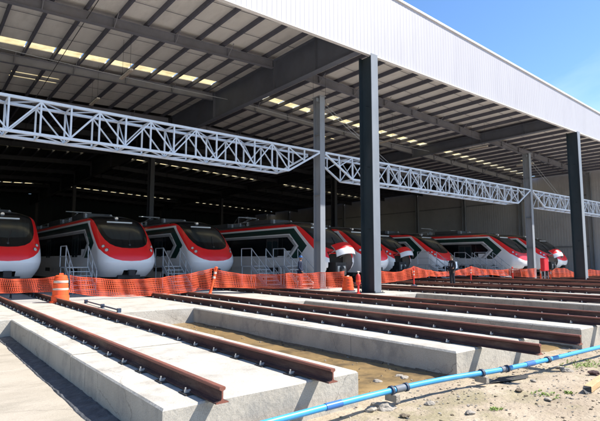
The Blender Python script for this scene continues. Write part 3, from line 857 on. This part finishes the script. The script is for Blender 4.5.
for (x, y, lab) in [(5.75, 23.6, 'galvanised access stair between the first and second trains'),
                    (11.0, 24.6, 'galvanised access stair between the second and third trains'),
                    (15.35, 22.3, 'galvanised access stair right of the third train, left one of the pair'),
                    (16.95, 21.3, 'galvanised access stair beside the worker in the blue helmet'),
                    (32.2, 22.6, 'galvanised access stair before the train with the closed sharp nose'),
                    (36.9, 24.6, 'galvanised access stair right of the standing man, first of the row'),
                    (37.6, 22.8, 'galvanised access stair right of the standing man, middle of the row'),
                    (38.2, 21.2, 'galvanised access stair in the row, nearest the farther grey column')]:
    t = st if first else copy_tree(st); first = False
    t.location = (x, y, 0); tag(t, lab, 'stairs', 'galvanised access stairs beside the trains')

# ------------------------------------------------------------------ orange net fence
def net(pts, label, dens=.055, name='net_fence', rows=8):
    e = empty(name, (0,0,0)); tag(e, label, 'safety net', 'orange safety netting across the hall front')
    # sample
    P = []
    for a, b in zip(pts, pts[1:]):
        d = math.hypot(b[0]-a[0], b[1]-a[1]); n = max(1, round(d/dens))
        for k in range(n):
            t = k/n; s = 4*t*(1-t)*.08*min(1, d/3)
            P.append((a[0]+(b[0]-a[0])*t, a[1]+(b[1]-a[1])*t, a[2]+(b[2]-a[2])*t - s, a[3]+(b[3]-a[3])*t - s*.4))
    P.append(pts[-1]); mb = MB(); n = len(P); rnd = random.Random(len(pts)*7)
    grid = []
    for i, (x, y, zt, zb) in enumerate(P):
        col = []
        for j in range(rows+1):
            t = j/rows; z = zb+(zt-zb)*t
            w = .05*math.sin(i*.55+t*1.5)+.03*noise.noise(Vector((i*.13, t*2, 5)))
            z += .02*noise.noise(Vector((i*.1, t*3, 8)))
            col.append(Vector((x+.03*math.sin(i*.4+t*3), y+w*.8, z)))
        grid.append(col)
    for i in range(n-1):
        for j in range(rows+1):
            a, b = grid[i][j], grid[i+1][j]; h = .017 if 0 < j < rows else .032
            if j == rows: a = a-Vector((0,0,.02)); b = b-Vector((0,0,.02))
            mb.add([a-Vector((0,0,h*.5)), b-Vector((0,0,h*.5)), b+Vector((0,0,h*.5)), a+Vector((0,0,h*.5))], [(0,1,2,3)])
        for j in range(rows):
            a, b = grid[i][j], grid[i][j+1]; d = (grid[i+1][j]-grid[i][j])*.42
            d2 = (grid[i+1][j+1]-grid[i][j+1])*.42
            off = Vector((0, -.004, 0))
            mb.add([a+off, a+d+off, b+d2+off, b+off], [(0,1,2,3)])
    mb.build('netting', 'net', e)
    return e
def npt(px, Y, yt, yb):   # pixel column and rows of the photograph measured beforehand turned into world points
    f = 488; th = math.atan(50/488); ps = rad(38.4)
    R = (math.cos(ps), -math.sin(ps), 0); F = (math.sin(ps)*math.cos(th), math.cos(ps)*math.cos(th), math.sin(th)); U = (-math.sin(ps)*math.sin(th), -math.cos(ps)*math.sin(th), math.cos(th))
    res = []
    for y in (yt, yb):
        a = px-300; b = 210.5-y; r = [a*R[i]+b*U[i]+f*F[i] for i in range(3)]; t = Y/r[1]; res.append((r[0]*t, r[2]*t+CZ))
    return (res[0][0], Y, res[0][1], res[1][1])
L1 = [npt(-40, 20.8, 277, 293), npt(0, 20.8, 278, 293), npt(30, 20.5, 278.5, 292), npt(58, 20.0, 276, 291)]
net(L1, 'orange safety net at the left, before the first train, up to the striped drum')
L2 = [npt(70, 20.0, 275, 292), npt(100, 19.9, 278, 296), npt(135, 19.8, 279, 296), npt(170, 19.7, 276, 294), npt(200, 19.5, 271, 290), npt(213, 19.3, 268, 288)]
net(L2, 'long orange safety net between the striped drum and the leaning orange post')
L3 = [npt(214, 19.3, 268, 287), npt(235, 19.2, 273, 287), npt(262, 19.1, 274, 288), npt(290, 19.0, 273, 288), npt(320, 18.8, 272, 288), npt(345, 18.3, 271, 287)]
net(L3, 'orange safety net between the leaning orange post and the small orange drum', .07)
L4 = [npt(378, 18.6, 270, 283), npt(396, 18.7, 272, 281), npt(414, 18.7, 266, 278), npt(430, 19, 270, 276), npt(446, 19.3, 271.5, 276), npt(458, 19.3, 270, 275), npt(471, 19.3, 266, 275), npt(490, 19.3, 269.5, 274.5), npt(513, 19.3, 268, 276), npt(536, 19.0, 268, 277)]
net(L4, 'drooping orange safety net right of the nearer dark column', .07, rows=6)
L5 = [npt(549, 18.6, 272, 281), npt(556, 18.4, 268, 282), npt(565, 18.2, 268, 280), npt(577, 18.2, 273, 281), npt(590, 18.0, 269, 282), npt(604, 18, 270, 281)]
net(L5, 'bunched orange safety net at the far right, past the red cabinet', .06, rows=6)

def post(px, Y, yb, h, lean, label, m='redpl', r=.045):
    q = npt(px, Y, yb, yb); e = empty('barrier_post', (q[0], Y, 0)); tag(e, label, 'post', 'red barrier posts holding the orange net')
    mb = MB(); lx, ly = lean
    mb.tube((0,0,.05), (lx*h, ly*h, h), r, 10, r2=r*.8); mb.build('stem', m, e)
    mb = MB(); mb.lathe((0,0,.002), [(.19,0),(.19,.04),(.08,.08),(.06,.12)], 16); mb.build('base', 'darkpl' if m == 'redpl' else m, e)
    for k in (.62, .8):
        mb = MB(); a = Vector((lx*h*k, ly*h*k, .05+(h-.05)*k)); mb.tube(a, a+Vector((lx*.09, ly*.09, .09)), r*1.06, 10); mb.build('reflective_band', 'refl', e)
    mb = MB(); a = Vector((lx*h, ly*h, h)); mb.lathe(a, [(r*.8,-.01),(r*1.3,.02),(r*1.3,.06),(r*.6,.09)], 10); mb.build('cap', m, e)
    return e
post(210, 19.1, 286, 1.15, (.22, -.05), 'leaning orange post holding up the net in front of the third train', 'orange', .06)
post(414, 18.6, 286, 1.0, (0, 0), 'upright red post at the net, first right of the nearer dark column')
post(471, 19.1, 283, 1.0, (.03, 0), 'upright red post at the peak of the drooping net, right of the standing man')
post(513, 19.1, 281, .95, (-.02, 0), 'upright red post left of the farther grey column')
post(541, 18.4, 283, .8, (0, 0), 'short orange post close to the left of the red cabinet', 'orange')
post(551, 17.8, 283, .7, (.05, 0), 'short orange post close to the right of the red cabinet', 'orange')
# red warning post in front of the net
e = empty('barrier_post', (npt(358.3, 15.8, 290, 290)[0], 15.8, 0)); tag(e, 'thick headed red warning post just left of the nearer dark column', 'post')
mb = MB(); mb.lathe((0,0,.002), [(.13,0),(.13,.03),(.05,.06),(.045,.40)], 16); mb.build('stem', 'redpl', e, smooth=True)
mb = MB(); mb.lathe((0,0,.40), [(.045,0),(.095,.04),(.11,.12),(.105,.38),(.085,.46),(.05,.50)], 18); mb.build('head', 'redpl', e, smooth=True)
mb = MB(); mb.lathe((0,0,.55), [(.113,0),(.114,.01),(.112,.07),(.111,.08)], 18); mb.build('band', 'orange', e, smooth=True)
mb = MB(); mb.tube((0,0,.88), (.02,0,1.0), .03, 10); mb.tube((-.06,0,1.01), (.12,.02,1.0), .022, 8); mb.build('top_grip', 'refl', e)
# drums
def drum(x, y, h, lab, band=True):
    e = empty('traffic_drum', (x, y, 0)); tag(e, lab, 'traffic drum')
    k = h/1.0
    mb = MB(); mb.lathe((0,0,.05), [(.30,0),(.295,.20*k),(.27,.21*k),(.27,.40*k),(.255,.41*k),(.25,.60*k),(.235,.61*k),(.23,.80*k),(.21,.81*k),(.20,.90*k),(.16,.93*k)], 28); mb.build('shell', 'orange', e, smooth=True)
    for z, r in ((.43, .264), (.70, .242)):
        mb = MB(); mb.lathe((0,0,.05), [(r,z*k-.045),(r+.003,z*k-.04),(r-.003,z*k+.035),(r-.008,z*k+.04)], 28); (mb.build('reflective_band', 'refl', e, smooth=True) if band else None)
    mb = MB(); mb.lathe((0,0,.002), [(.36,0),(.36,.045),(.30,.06)], 24); mb.build('rubber_base', 'darkpl' if not band else 'orange', e)
    mb = MB(); mb.box(-.07, .07, -.02, .02, .05+.92*k, .05+1.0*k); mb.build('handle', 'orange' if band else 'refl', e)
drum(4.30, 19.35, 1.0, 'orange traffic drum with two white bands standing on the apron at left')
drum(npt(348, 17.6, 288, 288)[0], 17.6, .72, 'small plain orange drum left of the thick headed red post', False)
# red cabinet on a stand
q = npt(545.3, 17.6, 280, 280); e = empty('red_cabinet', (q[0], 17.6, 0)); tag(e, 'bright red hose cabinet on metal legs, right of the farther grey column', 'cabinet')
mb = MB(); mb.box(-.36, .36, -.15, .15, .72, 1.66); mb.build('case', 'paint_red', e, bevel=.02)
mb = MB(); mb.box(-.31, .31, -.166, -.152, .77, 1.61); mb.build('door', 'paint_red', e, bevel=.006)
mb = MB(); mb.box(-.33, .33, -.19, .17, 1.662, 1.69); mb.build('lid', 'paint_red', e)
for s in (-.3, .3):
    mb = MB(); mb.box(s-.025, s+.025, -.12, -.07, .001, .72); mb.box(s-.025, s+.025, .07, .12, .001, .72); mb.box(s-.02, s+.02, -.068, .068, .3, .34); mb.build('leg', 'greycol', e)

# ------------------------------------------------------------------ people
def person(loc, rz, h, cloth_top, cloth_leg, helmet, lab, pack=None, bend=0.0):
    e = empty('person', loc, rz); tag(e, lab, 'person')
    k = h/1.78
    def skin(name, V, E, m, sub=2, parent=e):
        me = bpy.data.meshes.new(name); me.from_pydata([tuple(Vector(v[0])*k) for v in V], E and [], [])
        me = bpy.data.meshes.new(name); me.from_pydata([tuple(Vector(v[0])*k) for v in V], E, [])
        o = bpy.data.objects.new(name, me); COL.objects.link(o)
        md = o.modifiers.new('s', 'SKIN'); sm = o.modifiers.new('u', 'SUBSURF'); sm.levels = sub; sm.render_levels = sub
        for i, v in enumerate(V):
            r = v[1]; me.skin_vertices[0].data[i].radius = ((r[0]*k, r[1]*k) if isinstance(r, tuple) else (r*k, r*k))
        me.skin_vertices[0].data[0].use_root = True
        dg = bpy.context.evaluated_depsgraph_get(); nm = bpy.data.meshes.new_from_object(o.evaluated_get(dg)); o.modifiers.clear(); o.data = nm
        nm.materials.clear(); nm.materials.append(M[m]); nm.polygons.foreach_set('use_smooth', [True]*len(nm.polygons)); o.parent = parent; return o
    # faces -y; continuous body in skin tone under the clothes
    V = [((0,0,.95),(.13,.10)), ((0,.01,1.15),(.12,.09)), ((0,.01,1.33),(.15,.10)), ((0,.01,1.46),(.09,.07)), ((0,0,1.53),.052), ((0,-.01,1.60),.055),
         ((-.10,0,.90),.085), ((-.12,-.01,.50),.058), ((-.125,.02,.09),.04), ((-.13,-.11,.04),.035),
         ((.10,0,.90),.085), ((.12,-.02,.50),.058), ((.13,.02,.09),.04), ((.14,-.11,.04),.035),
         ((-.19,.01,1.43),.055), ((-.24,.02,1.15),.04), ((-.20,-.12,.93),.030), ((-.18,-.17,.88),.026),
         ((.19,.01,1.43),.055), ((.25,.03,1.15),.04), ((.25,-.05,.90),.030), ((.25,-.08,.84),.026)]
    E = [(0,1),(1,2),(2,3),(3,4),(4,5),(0,6),(6,7),(7,8),(8,9),(0,10),(10,11),(11,12),(12,13),(3,14),(14,15),(15,16),(16,17),(3,18),(18,19),(19,20),(20,21)]
    body = skin('body', V, E, 'skin')
    # head
    bm = bmesh.new(); bmesh.ops.create_uvsphere(bm, u_segments=24, v_segments=18, radius=1)
    for v in bm.verts:
        x, y, z = v.co; jaw = 1 - .25*max(0, -z); v.co = Vector((x*.076*jaw, y*.095*jaw, z*.118))
        if y < -.8 and abs(x) < .22 and -.25 < z < .1: v.co.y -= .022
        if y < -.7 and .05 < z < .3 and .2 < abs(x) < .55: v.co.y += .008
        if y < -.7 and -.55 < z < -.4 and abs(x) < .35: v.co.y -= .005
    for s in (-1, 1):
        bmesh.ops.create_uvsphere(bm, u_segments=8, v_segments=6, radius=.022, matrix=Matrix.Translation((s*.078, .005, -.005)) @ Matrix.Diagonal((.4, .9, 1.4, 1)))
    bmesh.ops.scale(bm, vec=(k,)*3, verts=bm.verts); bmesh.ops.translate(bm, vec=Vector((0,-.015,1.665))*k, verts=bm.verts)
    bm2 = bmesh.new(); bm2.from_mesh(body.data); 
    me = bpy.data.meshes.new('h'); bm.to_mesh(me); bm.free(); bm2.from_mesh(me); bm2.to_mesh(body.data); bm2.free()
    body.data.polygons.foreach_set('use_smooth', [True]*len(body.data.polygons))
    # fingers
    fm = MB()
    for s, w, d in ((-1, V[17][0], Vector((.02,-.05,-.08))), (1, V[21][0], Vector((0,-.03,-.09)))):
        w = Vector(w)*k; d = d.normalized()
        for j in range(4):
            o2 = w + Vector(((j-1.5)*.006, (j-1.5)*.019, -.01))*k; l = (.040, .047, .044, .034)[j]*k
            m1 = o2 + d*l; fm.tube(o2, m1, .0085*k, 6); fm.tube(m1, m1+(d+Vector((-s*.4,0,0))).normalized()*l*.8, .0078*k, 6, r2=.006*k)
        o2 = w+Vector((0,-.03,.02))*k; fm.tube(o2, o2+Vector((-s*.01,-.035,-.03))*k, .010*k, 6, r2=.008*k)
    hm = fm.build('fingers', 'skin', body, smooth=True)
    # clothes
    g = .022
    Vt = [(V[i][0], (V[i][1][0]+g, V[i][1][1]+g) if isinstance(V[i][1], tuple) else V[i][1]+g) for i in range(len(V))]
    J = [0,1,2,3,14,15,16,18,19,20]; mp = {a: i for i, a in enumerate(J)}
    skin('jacket', [((Vt[i][0][0], Vt[i][0][1], Vt[i][0][2]-(.06 if i == 0 else 0)), Vt[i][1]) for i in J], [(mp[a], mp[b]) for a, b in E if a in mp and b in mp], cloth_top)
    T = [0,6,7,8,10,11,12]; mp = {a: i for i, a in enumerate(T)}
    skin('trousers', [Vt[i] for i in T], [(mp[a], mp[b]) for a, b in E if a in mp and b in mp], cloth_leg)
    for s, i in ((-1, 8), (1, 12)):
        x = V[i][0][0]; skin('shoe', [((x, .05, .045), .05), ((x+s*.005, -.05, .045), .05), ((x+s*.012, -.15, .035), .04)], [(0,1),(1,2)], 'gear')
    mb = MB()
    if helmet:
        mb.lathe(Vector((0,-.01,1.69))*k, [(.125*k,0),(.128*k,.012*k),(.105*k,.015*k),(.10*k,.05*k),(.08*k,.095*k),(.04*k,.12*k),(.01*k,.125*k)], 20); mb.build('helmet', helmet, e, smooth=True)
    else:
        mb.lathe(Vector((0,.008,1.68))*k, [(.082*k,-.03*k),(.092*k,.0),(.09*k,.05*k),(.065*k,.09*k),(.03*k,.11*k),(.01*k,.113*k)], 18); mb.build('hair', 'hair', e, smooth=True)
    if pack:
        mb = MB(); mb.box(-.15*k, .15*k, .13*k, .27*k, 1.02*k, 1.42*k); mb.box(-.11*k, .11*k, .27*k, .32*k, 1.06*k, 1.25*k)
        for s in (-.1, .1): mb.bar((s*k, -.11*k, 1.15*k), (s*k, -.05*k, 1.46*k), .04*k, .015*k); mb.bar((s*k, -.05*k, 1.46*k), (s*k, .14*k, 1.42*k), .04*k, .015*k)
        pk = mb.build('backpack', pack, None, bevel=.02*k); pk.parent = None; pk.location = loc; pk.rotation_euler = (0,0,rz)
        tag(pk, 'pale blue backpack worn by the standing man in dark clothes', 'backpack')
    return e
person((16.6, 20.9, 0), rad(35), 1.76, 'navy', 'navy', 'helmet', 'worker in navy overalls and a blue helmet standing behind the net by the stairs')
person((25.4, 17.4, 0), rad(-105), 1.80, 'darkcloth', 'darkcloth', None, 'man in dark clothes standing in front of the drooping net', 'vest')

# ------------------------------------------------------------------ blue pipe
def bez(pts, n):
    out = []
    P = [Vector(p) for p in pts]; P = [P[0]*2-P[1]] + P + [P[-1]*2-P[-2]]
    for i in range(1, len(P)-2):
        for k in range(n):
            t = k/n; a, b, c, d = P[i-1:i+3]
            out.append(.5*((2*b)+(c-a)*t+(2*a-5*b+4*c-d)*t*t+(3*b-3*c+d-a)*t**3))
    out.append(P[-2]); return out
pp = bez([(-1.6,4.6,-.36),(.8,4.66,-.34),(3.1,4.60,-.27),(5.0,4.56,-.235),(6.25,4.50,-.235),(7.66,4.32,-.245),(9.3,4.24,-.25),(11.2,4.18,-.25),(14,4.16,-.3),(18,4.3,-.33)], 10)
e = empty('blue_pipe', (0,0,0)); tag(e, 'long bright blue plastic pipe lying before the slab ends', 'pipe')
mb = MB()
vs = []; n = 14; r = .039
for i, p in enumerate(pp):
    d = (pp[min(i+1, len(pp)-1)]-pp[max(i-1, 0)]).normalized(); a = d.cross(Vector((0,0,1))).normalized(); b = a.cross(d)
    for j in range(n): t = 2*PI*j/n; vs.append(p+a*math.cos(t)*r+b*math.sin(t)*r)
mb.add(vs, [(i*n+j, i*n+(j+1) % n, (i+1)*n+(j+1) % n, (i+1)*n+j) for i in range(len(pp)-1) for j in range(n)]); mb.build('tube', 'pipe', e, smooth=True)
def at_x(x):
    for a, b in zip(pp, pp[1:]):
        if a.x <= x <= b.x: return a.lerp(b, (x-a.x)/(b.x-a.x)), (b-a).normalized()
def coupling(x, l, r, m, name='coupling', flange=False):
    p, d = at_x(x); mb = MB(); mb.tube(p-d*l/2, p+d*l/2, r, 18)
    if flange:
        for s in (-1, 1): mb.tube(p+d*(s*l/2-.012), p+d*(s*l/2+.012), r+.028, 18)
        for k in range(6):
            t = k*PI/3; a = d.cross(Vector((0,0,1))).normalized(); b = a.cross(d); c = p+(a*math.cos(t)+b*math.sin(t))*(r+.012)
            mb.tube(c-d*(l/2+.03), c+d*(l/2+.03), .008, 6)
    return mb.build(name, m, e, smooth=True)
coupling(5.18, .04, .062, 'darkpl', 'clamp_ring'); coupling(5.34, .18, .050, 'fitgrey', flange=False); coupling(5.47, .04, .060, 'darkpl', 'clamp_ring')
coupling(7.10, .045, .062, 'darkpl', 'clamp_ring'); coupling(7.62, .12, .048, 'fitgrey'); coupling(7.72, .035, .058, 'darkpl', 'clamp_ring')
coupling(9.0, .08, .058, 'darkpl', 'clamp_ring')
for x in (4.15, 8.4):
    p, d = at_x(x); mb = MB(); mb.tube(p-d*.13, p+d*.13, .0455, 14); mb.build('printed_sleeve', 'helmet', e, smooth=True)
for x, w in ((5.2, .10), (7.1, .12)):
    p, d = at_x(x); mb = MB(); mb.box(-.04, .04, -.1, .1, -.14, -.045); o = mb.build('support_block', 'stone', e); o.location = p

# ------------------------------------------------------------------ debris: stones, wood, weeds
def rock(loc, s, lab, name='stone', m='stone', seed=0, flat=.6):
    bm = bmesh.new(); bmesh.ops.create_icosphere(bm, subdivisions=3, radius=1)
    for v in bm.verts:
        d = 1 + .45*noise.noise(v.co*1.1+Vector((seed*3.1, 0, 0))) + .12*noise.noise(v.co*3.5+Vector((seed, 5, 0)))
        v.co = Vector((v.co.x*s*d*1.25, v.co.y*s*d, v.co.z*s*d*flat))
    me = bpy.data.meshes.new(name); bm.to_mesh(me); bm.free(); me.materials.append(M[m])
    o = bpy.data.objects.new(name, me); COL.objects.link(o); o.location = loc; o.rotation_euler = (0,0,seed*1.3)
    return tag(o, lab, 'stone', 'loose stones on the dirt and sand')
def gp(px, py, z=-.44):
    x, y = cam_ground(px, py, z-CZ); return (x, y, gh(x, y)+.02)
RK = [(377.5,381,.07,'pale stone lying in the sandy trench beyond the pipe coupling'), (399,376,.06,'pale stone in the sandy trench against the second slab, left of two'),
      (404.5,378.5,.07,'rounded pale stone in the sandy trench against the second slab, right of two'), (384,407,.13,'broken concrete lump in front of the first pipe coupling'),
      (371,410,.07,'broken concrete piece left of the larger lump below the pipe'), (566,371,.09,'grey stone on the dirt right of the pipe, dark on one side'),
      (560,368,.05,'small flat stone next to the grey stone right of the pipe'), (594,376,.08,'reddish brick fragment at the right edge of the dirt'),
      (405,417,.05,'small dark stone at the bottom centre of the dirt'), (519,394,.05,'dark pebble in the middle of the dirt patch'),
      (533,383,.04,'small pebble on the dirt between the pipe and the weeds'), (430,404,.06,'grey pebble on dirt below the second slab corner'),
      (548,403,.04,'tiny pebble left of the cut timber'), (470,415,.05,'pale pebble near the bottom edge of the dirt')]
for i, (a, b, s, lab) in enumerate(RK):
    o = rock(gp(a, b), s, lab, seed=i+1, m='rust' if 'reddish' in lab else ('mud' if 'dark' in lab and 'side' not in lab else 'stone'), flat=.5)
# cut timber at the right edge
tx, ty, tz = gp(588, 396); e = empty('timber', (tx, ty, tz+.03), rad(8)); tag(e, 'short sawn timber beam lying on the dirt at the right edge', 'timber')
mb = MB(); mb.box(0, 2.2, -.05, .05, -.04, .05); mb.build('beam', 'wood', e, bevel=.006)
mb = MB(); mb.add([(-.004,-.05,-.04),(-.004,.05,-.04),(-.004,.05,.05),(-.004,-.05,.05),(-.10,.0,-.04),(-.06,.05,.02)], [(0,1,2,3),(0,4,1),(1,4,5),(0,3,5,4),(3,2,5),(1,5,2)]); mb.build('charred_end', 'gear', e)
# flat dark patch on the dirt below the pipe
bx, by, bz = gp(512, 380); mb = MB()
mb.add([(bx-.55,by+.10,bz+.0),(bx-.1,by+.16,bz+.02),(bx+.5,by-.03,bz+.01),(bx+.25,by-.12,bz),(bx-.2,by-.06,bz+.012)], [(0,4,3,2,1)])
mb.add([(bx-.55,by+.10,bz-.03),(bx-.1,by+.16,bz-.01),(bx+.5,by-.03,bz-.02),(bx+.25,by-.12,bz-.03),(bx-.2,by-.06,bz-.02)], [(0,1,2,3,4)])
tag(mb.build('dark_patch', 'clipbase'), 'dark flat patch lying on the dirt below the second pipe clamp', 'scrap')
# pebbles and grit
rnd = random.Random(3); mb = MB()
def chip(x, y, z, s, k):
    pts = []
    for i in range(8):
        pts.append(Vector(((i & 1)*2-1, ((i >> 1) & 1)*2-1, ((i >> 2) & 1)*2-1))*s*rnd.uniform(.5, 1.05))
    R = Matrix.Rotation(rnd.uniform(0, 6), 3, 'Z') @ Matrix.Rotation(rnd.uniform(-.5, .5), 3, 'X')
    mb.add([R @ Vector((p.x*1.2, p.y, p.z*.6)) + Vector((x, y, z)) for p in pts], [(0,2,3,1),(4,5,7,6),(0,1,5,4),(1,3,7,5),(3,2,6,7),(2,0,4,6)], k)
n = 0
while n < 3000:
    x = rnd.uniform(2.6, 13.5); y = rnd.uniform(2.0, 4.88)
    if noise.noise(Vector((x*.8, y*.8, 2))) < rnd.uniform(-.7, .5): continue
    s = .004+.016*rnd.random()**3.5; chip(x, y, gh(x, y)+s*.25, s, 'stone' if rnd.random() < .6 else ('dirt' if rnd.random() < .7 else 'mud')); n += 1
for (a, b) in ((4.9, 7.2), (10.05, 11.8), (14.8, 18.4)):
    for _ in range(170):
        t = rnd.random()**2*.5; x = a+(b-a)*t if rnd.random() < .5 else b-(b-a)*t; y = rnd.uniform(4.9, 14.4)
        s = .006+.02*rnd.random()**3; chip(x, y, gh(x, y)+.03, s, 'stone' if rnd.random() < .5 else 'mud')
tag(mb.build('gravel', {'stone': 'stone', 'dirt': 'dirt', 'mud': 'mud'}), 'fine gravel and grit scattered on the dirt', 'gravel', kind='stuff')
# muddy edge along slab foot in the trench
mb = MB()
for (xe, s) in ((4.9, 1), (7.2, -1), (11.8, -1), (10.05, 1)):
    y = 5.0
    while y < 14.4:
        w = .05+.07*abs(noise.noise(Vector((y*1.3, xe, 0)))); l = .25
        z = gh(xe, y)+.015
        mb.add([(xe-s*.01,y,z+.045),(xe-s*.01,y+l,z+.045),(xe+s*w,y+l,z),(xe+s*w,y,z),(xe+s*w*1.6,y+l,z-.04),(xe+s*w*1.6,y,z-.04)], [(0,1,2,3),(3,2,4,5)]); y += l
tag(mb.build('mud_edge', 'mud'), kind=STR)
# weeds
def weed(px, py, n, s, lab):
    x, y, z = gp(px, py); e = MB(); big = n >= 20; r = random.Random(int(px))
    for _ in range(n):
        a = r.uniform(0, 2*PI); d = r.random()**.7*s; bx, by = x+math.cos(a)*d*1.6, y+math.sin(a)*d; bz = gh(bx, by)
        for _k in range(3):
            t = r.uniform(0, 2*PI); l = r.uniform(.02, .045); w = .010; u = Vector((math.cos(t), math.sin(t), r.uniform(.3, 1.0)))*l; q = Vector((-math.sin(t), math.cos(t), 0))*w
            b0 = Vector((bx, by, bz)); e.add([b0, b0+u*.5+q, b0+u, b0+u*.5-q], [(0,1,2,3)])
    tag(e.build('weed', 'leaf'), lab, 'weed', 'low weeds on the dirt', kind='stuff' if n > 24 else None)
weed(511, 379, 60, .12, 'bright green weed just below the second pipe clamp')
weed(497, 411, 26, .07, 'small green weed near the bottom of the dirt')
weed(570, 396, 22, .07, 'small green weed left of the cut timber')
weed(585, 364, 130, .40, 'spread of yellowish weeds right of the pipe near the third slab')
weed(545, 398, 30, .2, 'sparse thin weeds in the middle of the dirt')
# steel track gauge on the first slab and a small steel trestle
a = cam_ground(86, 301.5, .06-CZ); b = cam_ground(119, 310.5, .06-CZ)
e = empty('track_gauge', (a[0], a[1], 0)); tag(e, 'dark blue steel track gauge bar lying on the concrete behind the second rail', 'track tool')
v = Vector((b[0]-a[0], b[1]-a[1], 0)); mb = MB(); mb.bar((0,0,.07), v+Vector((0,0,.07)), .035, .035); mb.build('bar', 'darkpl', e)
for t in (0, .55, 1):
    p = v*t; mb = MB(); mb.box(p.x-.05, p.x+.05, p.y-.05, p.y+.05, .002, .12); mb.build('foot', 'darkpl', e)
x, y = cam_ground(22, 298, -CZ); e = empty('steel_trestle', (x, y, 0)); tag(e, 'low dark steel trestle standing by the net left of the striped drum', 'trestle')
mb = MB(); mb.bar((-.45,0,.42), (.45,0,.42), .06, .05); mb.build('top_bar', 'gear', e)
for s in (-.4, .4):
    for d in (-.18, .18):
        mb = MB(); mb.bar((s,0,.40), (s,d,.002), .035, .035); mb.build('leg', 'gear', e)

# ------------------------------------------------------------------ light, sky, camera
W = bpy.data.worlds.new('World'); sc.world = W; W.use_nodes = True; nt = W.node_tree
bg = nt.nodes['Background']; sky = nt.nodes.new('ShaderNodeTexSky'); sky.sky_type = 'NISHITA'; sky.sun_disc = False
L = Vector((-.65, .50, -1.0)).normalized(); S = -L
el = math.asin(S.z); az = math.atan2(S.x, S.y)
sky.sun_elevation = el; sky.sun_rotation = az; sky.air_density = 1.0; sky.dust_density = .3; sky.ozone_density = 3.0
tc = nt.nodes.new('ShaderNodeTexCoord'); mp = nt.nodes.new('ShaderNodeMapping'); mp.inputs['Scale'].default_value = (1.2, 1.2, 2.2)
nz = nt.nodes.new('ShaderNodeTexNoise'); nz.inputs['Scale'].default_value = 1.6; nz.inputs['Detail'].default_value = 9; nz.inputs['Distortion'].default_value = .6
rp = nt.nodes.new('ShaderNodeValToRGB'); rp.color_ramp.elements[0].position = .54; rp.color_ramp.elements[1].position = .85
rp.color_ramp.elements[1].color = (.22, .22, .22, 1)
hs = nt.nodes.new('ShaderNodeHueSaturation'); hs.inputs['Saturation'].default_value = 1.15; hs.inputs['Value'].default_value = .80; hs.inputs['Hue'].default_value = .503
mx = nt.nodes.new('ShaderNodeMix'); mx.data_type = 'RGBA'; mx.inputs[7].default_value = (7.5, 7.9, 8.4, 1)
nt.links.new(tc.outputs['Generated'], mp.inputs['Vector']); nt.links.new(mp.outputs['Vector'], nz.inputs['Vector']); nt.links.new(nz.outputs['Fac'], rp.inputs['Fac'])
nt.links.new(rp.outputs['Color'], mx.inputs[0]); nt.links.new(sky.outputs['Color'], hs.inputs['Color']); nt.links.new(hs.outputs['Color'], mx.inputs[6]); nt.links.new(mx.outputs[2], bg.inputs['Color'])
bg.inputs['Strength'].default_value = .11
sl = bpy.data.lights.new('sun', 'SUN'); sl.energy = 3.6; sl.angle = rad(.5); sl.color = (1, .955, .88)
so = bpy.data.objects.new('sun', sl); COL.objects.link(so); so.rotation_euler = L.to_track_quat('-Z', 'Y').to_euler(); so.location = (20, -20, 40)

cd = bpy.data.cameras.new('camera'); cam = bpy.data.objects.new('camera', cd); COL.objects.link(cam)
cd.sensor_width = 36; cd.lens = 36*488/600; cd.clip_end = 3000; cd.clip_start = .05
cam.location = (0, 0, CZ); cam.rotation_euler = (rad(90)+math.atan(50/488), 0, -rad(38.4)); sc.camera = cam
sc.view_settings.view_transform = 'Standard'; sc.view_settings.look = 'None'; sc.view_settings.gamma = 1
sc.view_settings.exposure = 1.42
try: sc.view_settings.use_curve_mapping = False
except Exception: pass
sc.cycles.max_bounces = 8; sc.cycles.diffuse_bounces = 5; sc.cycles.glossy_bounces = 3; sc.cycles.transmission_bounces = 4
sc.cycles.sample_clamp_indirect = 6; sc.cycles.use_denoising = True
bpy.context.view_layer.update()
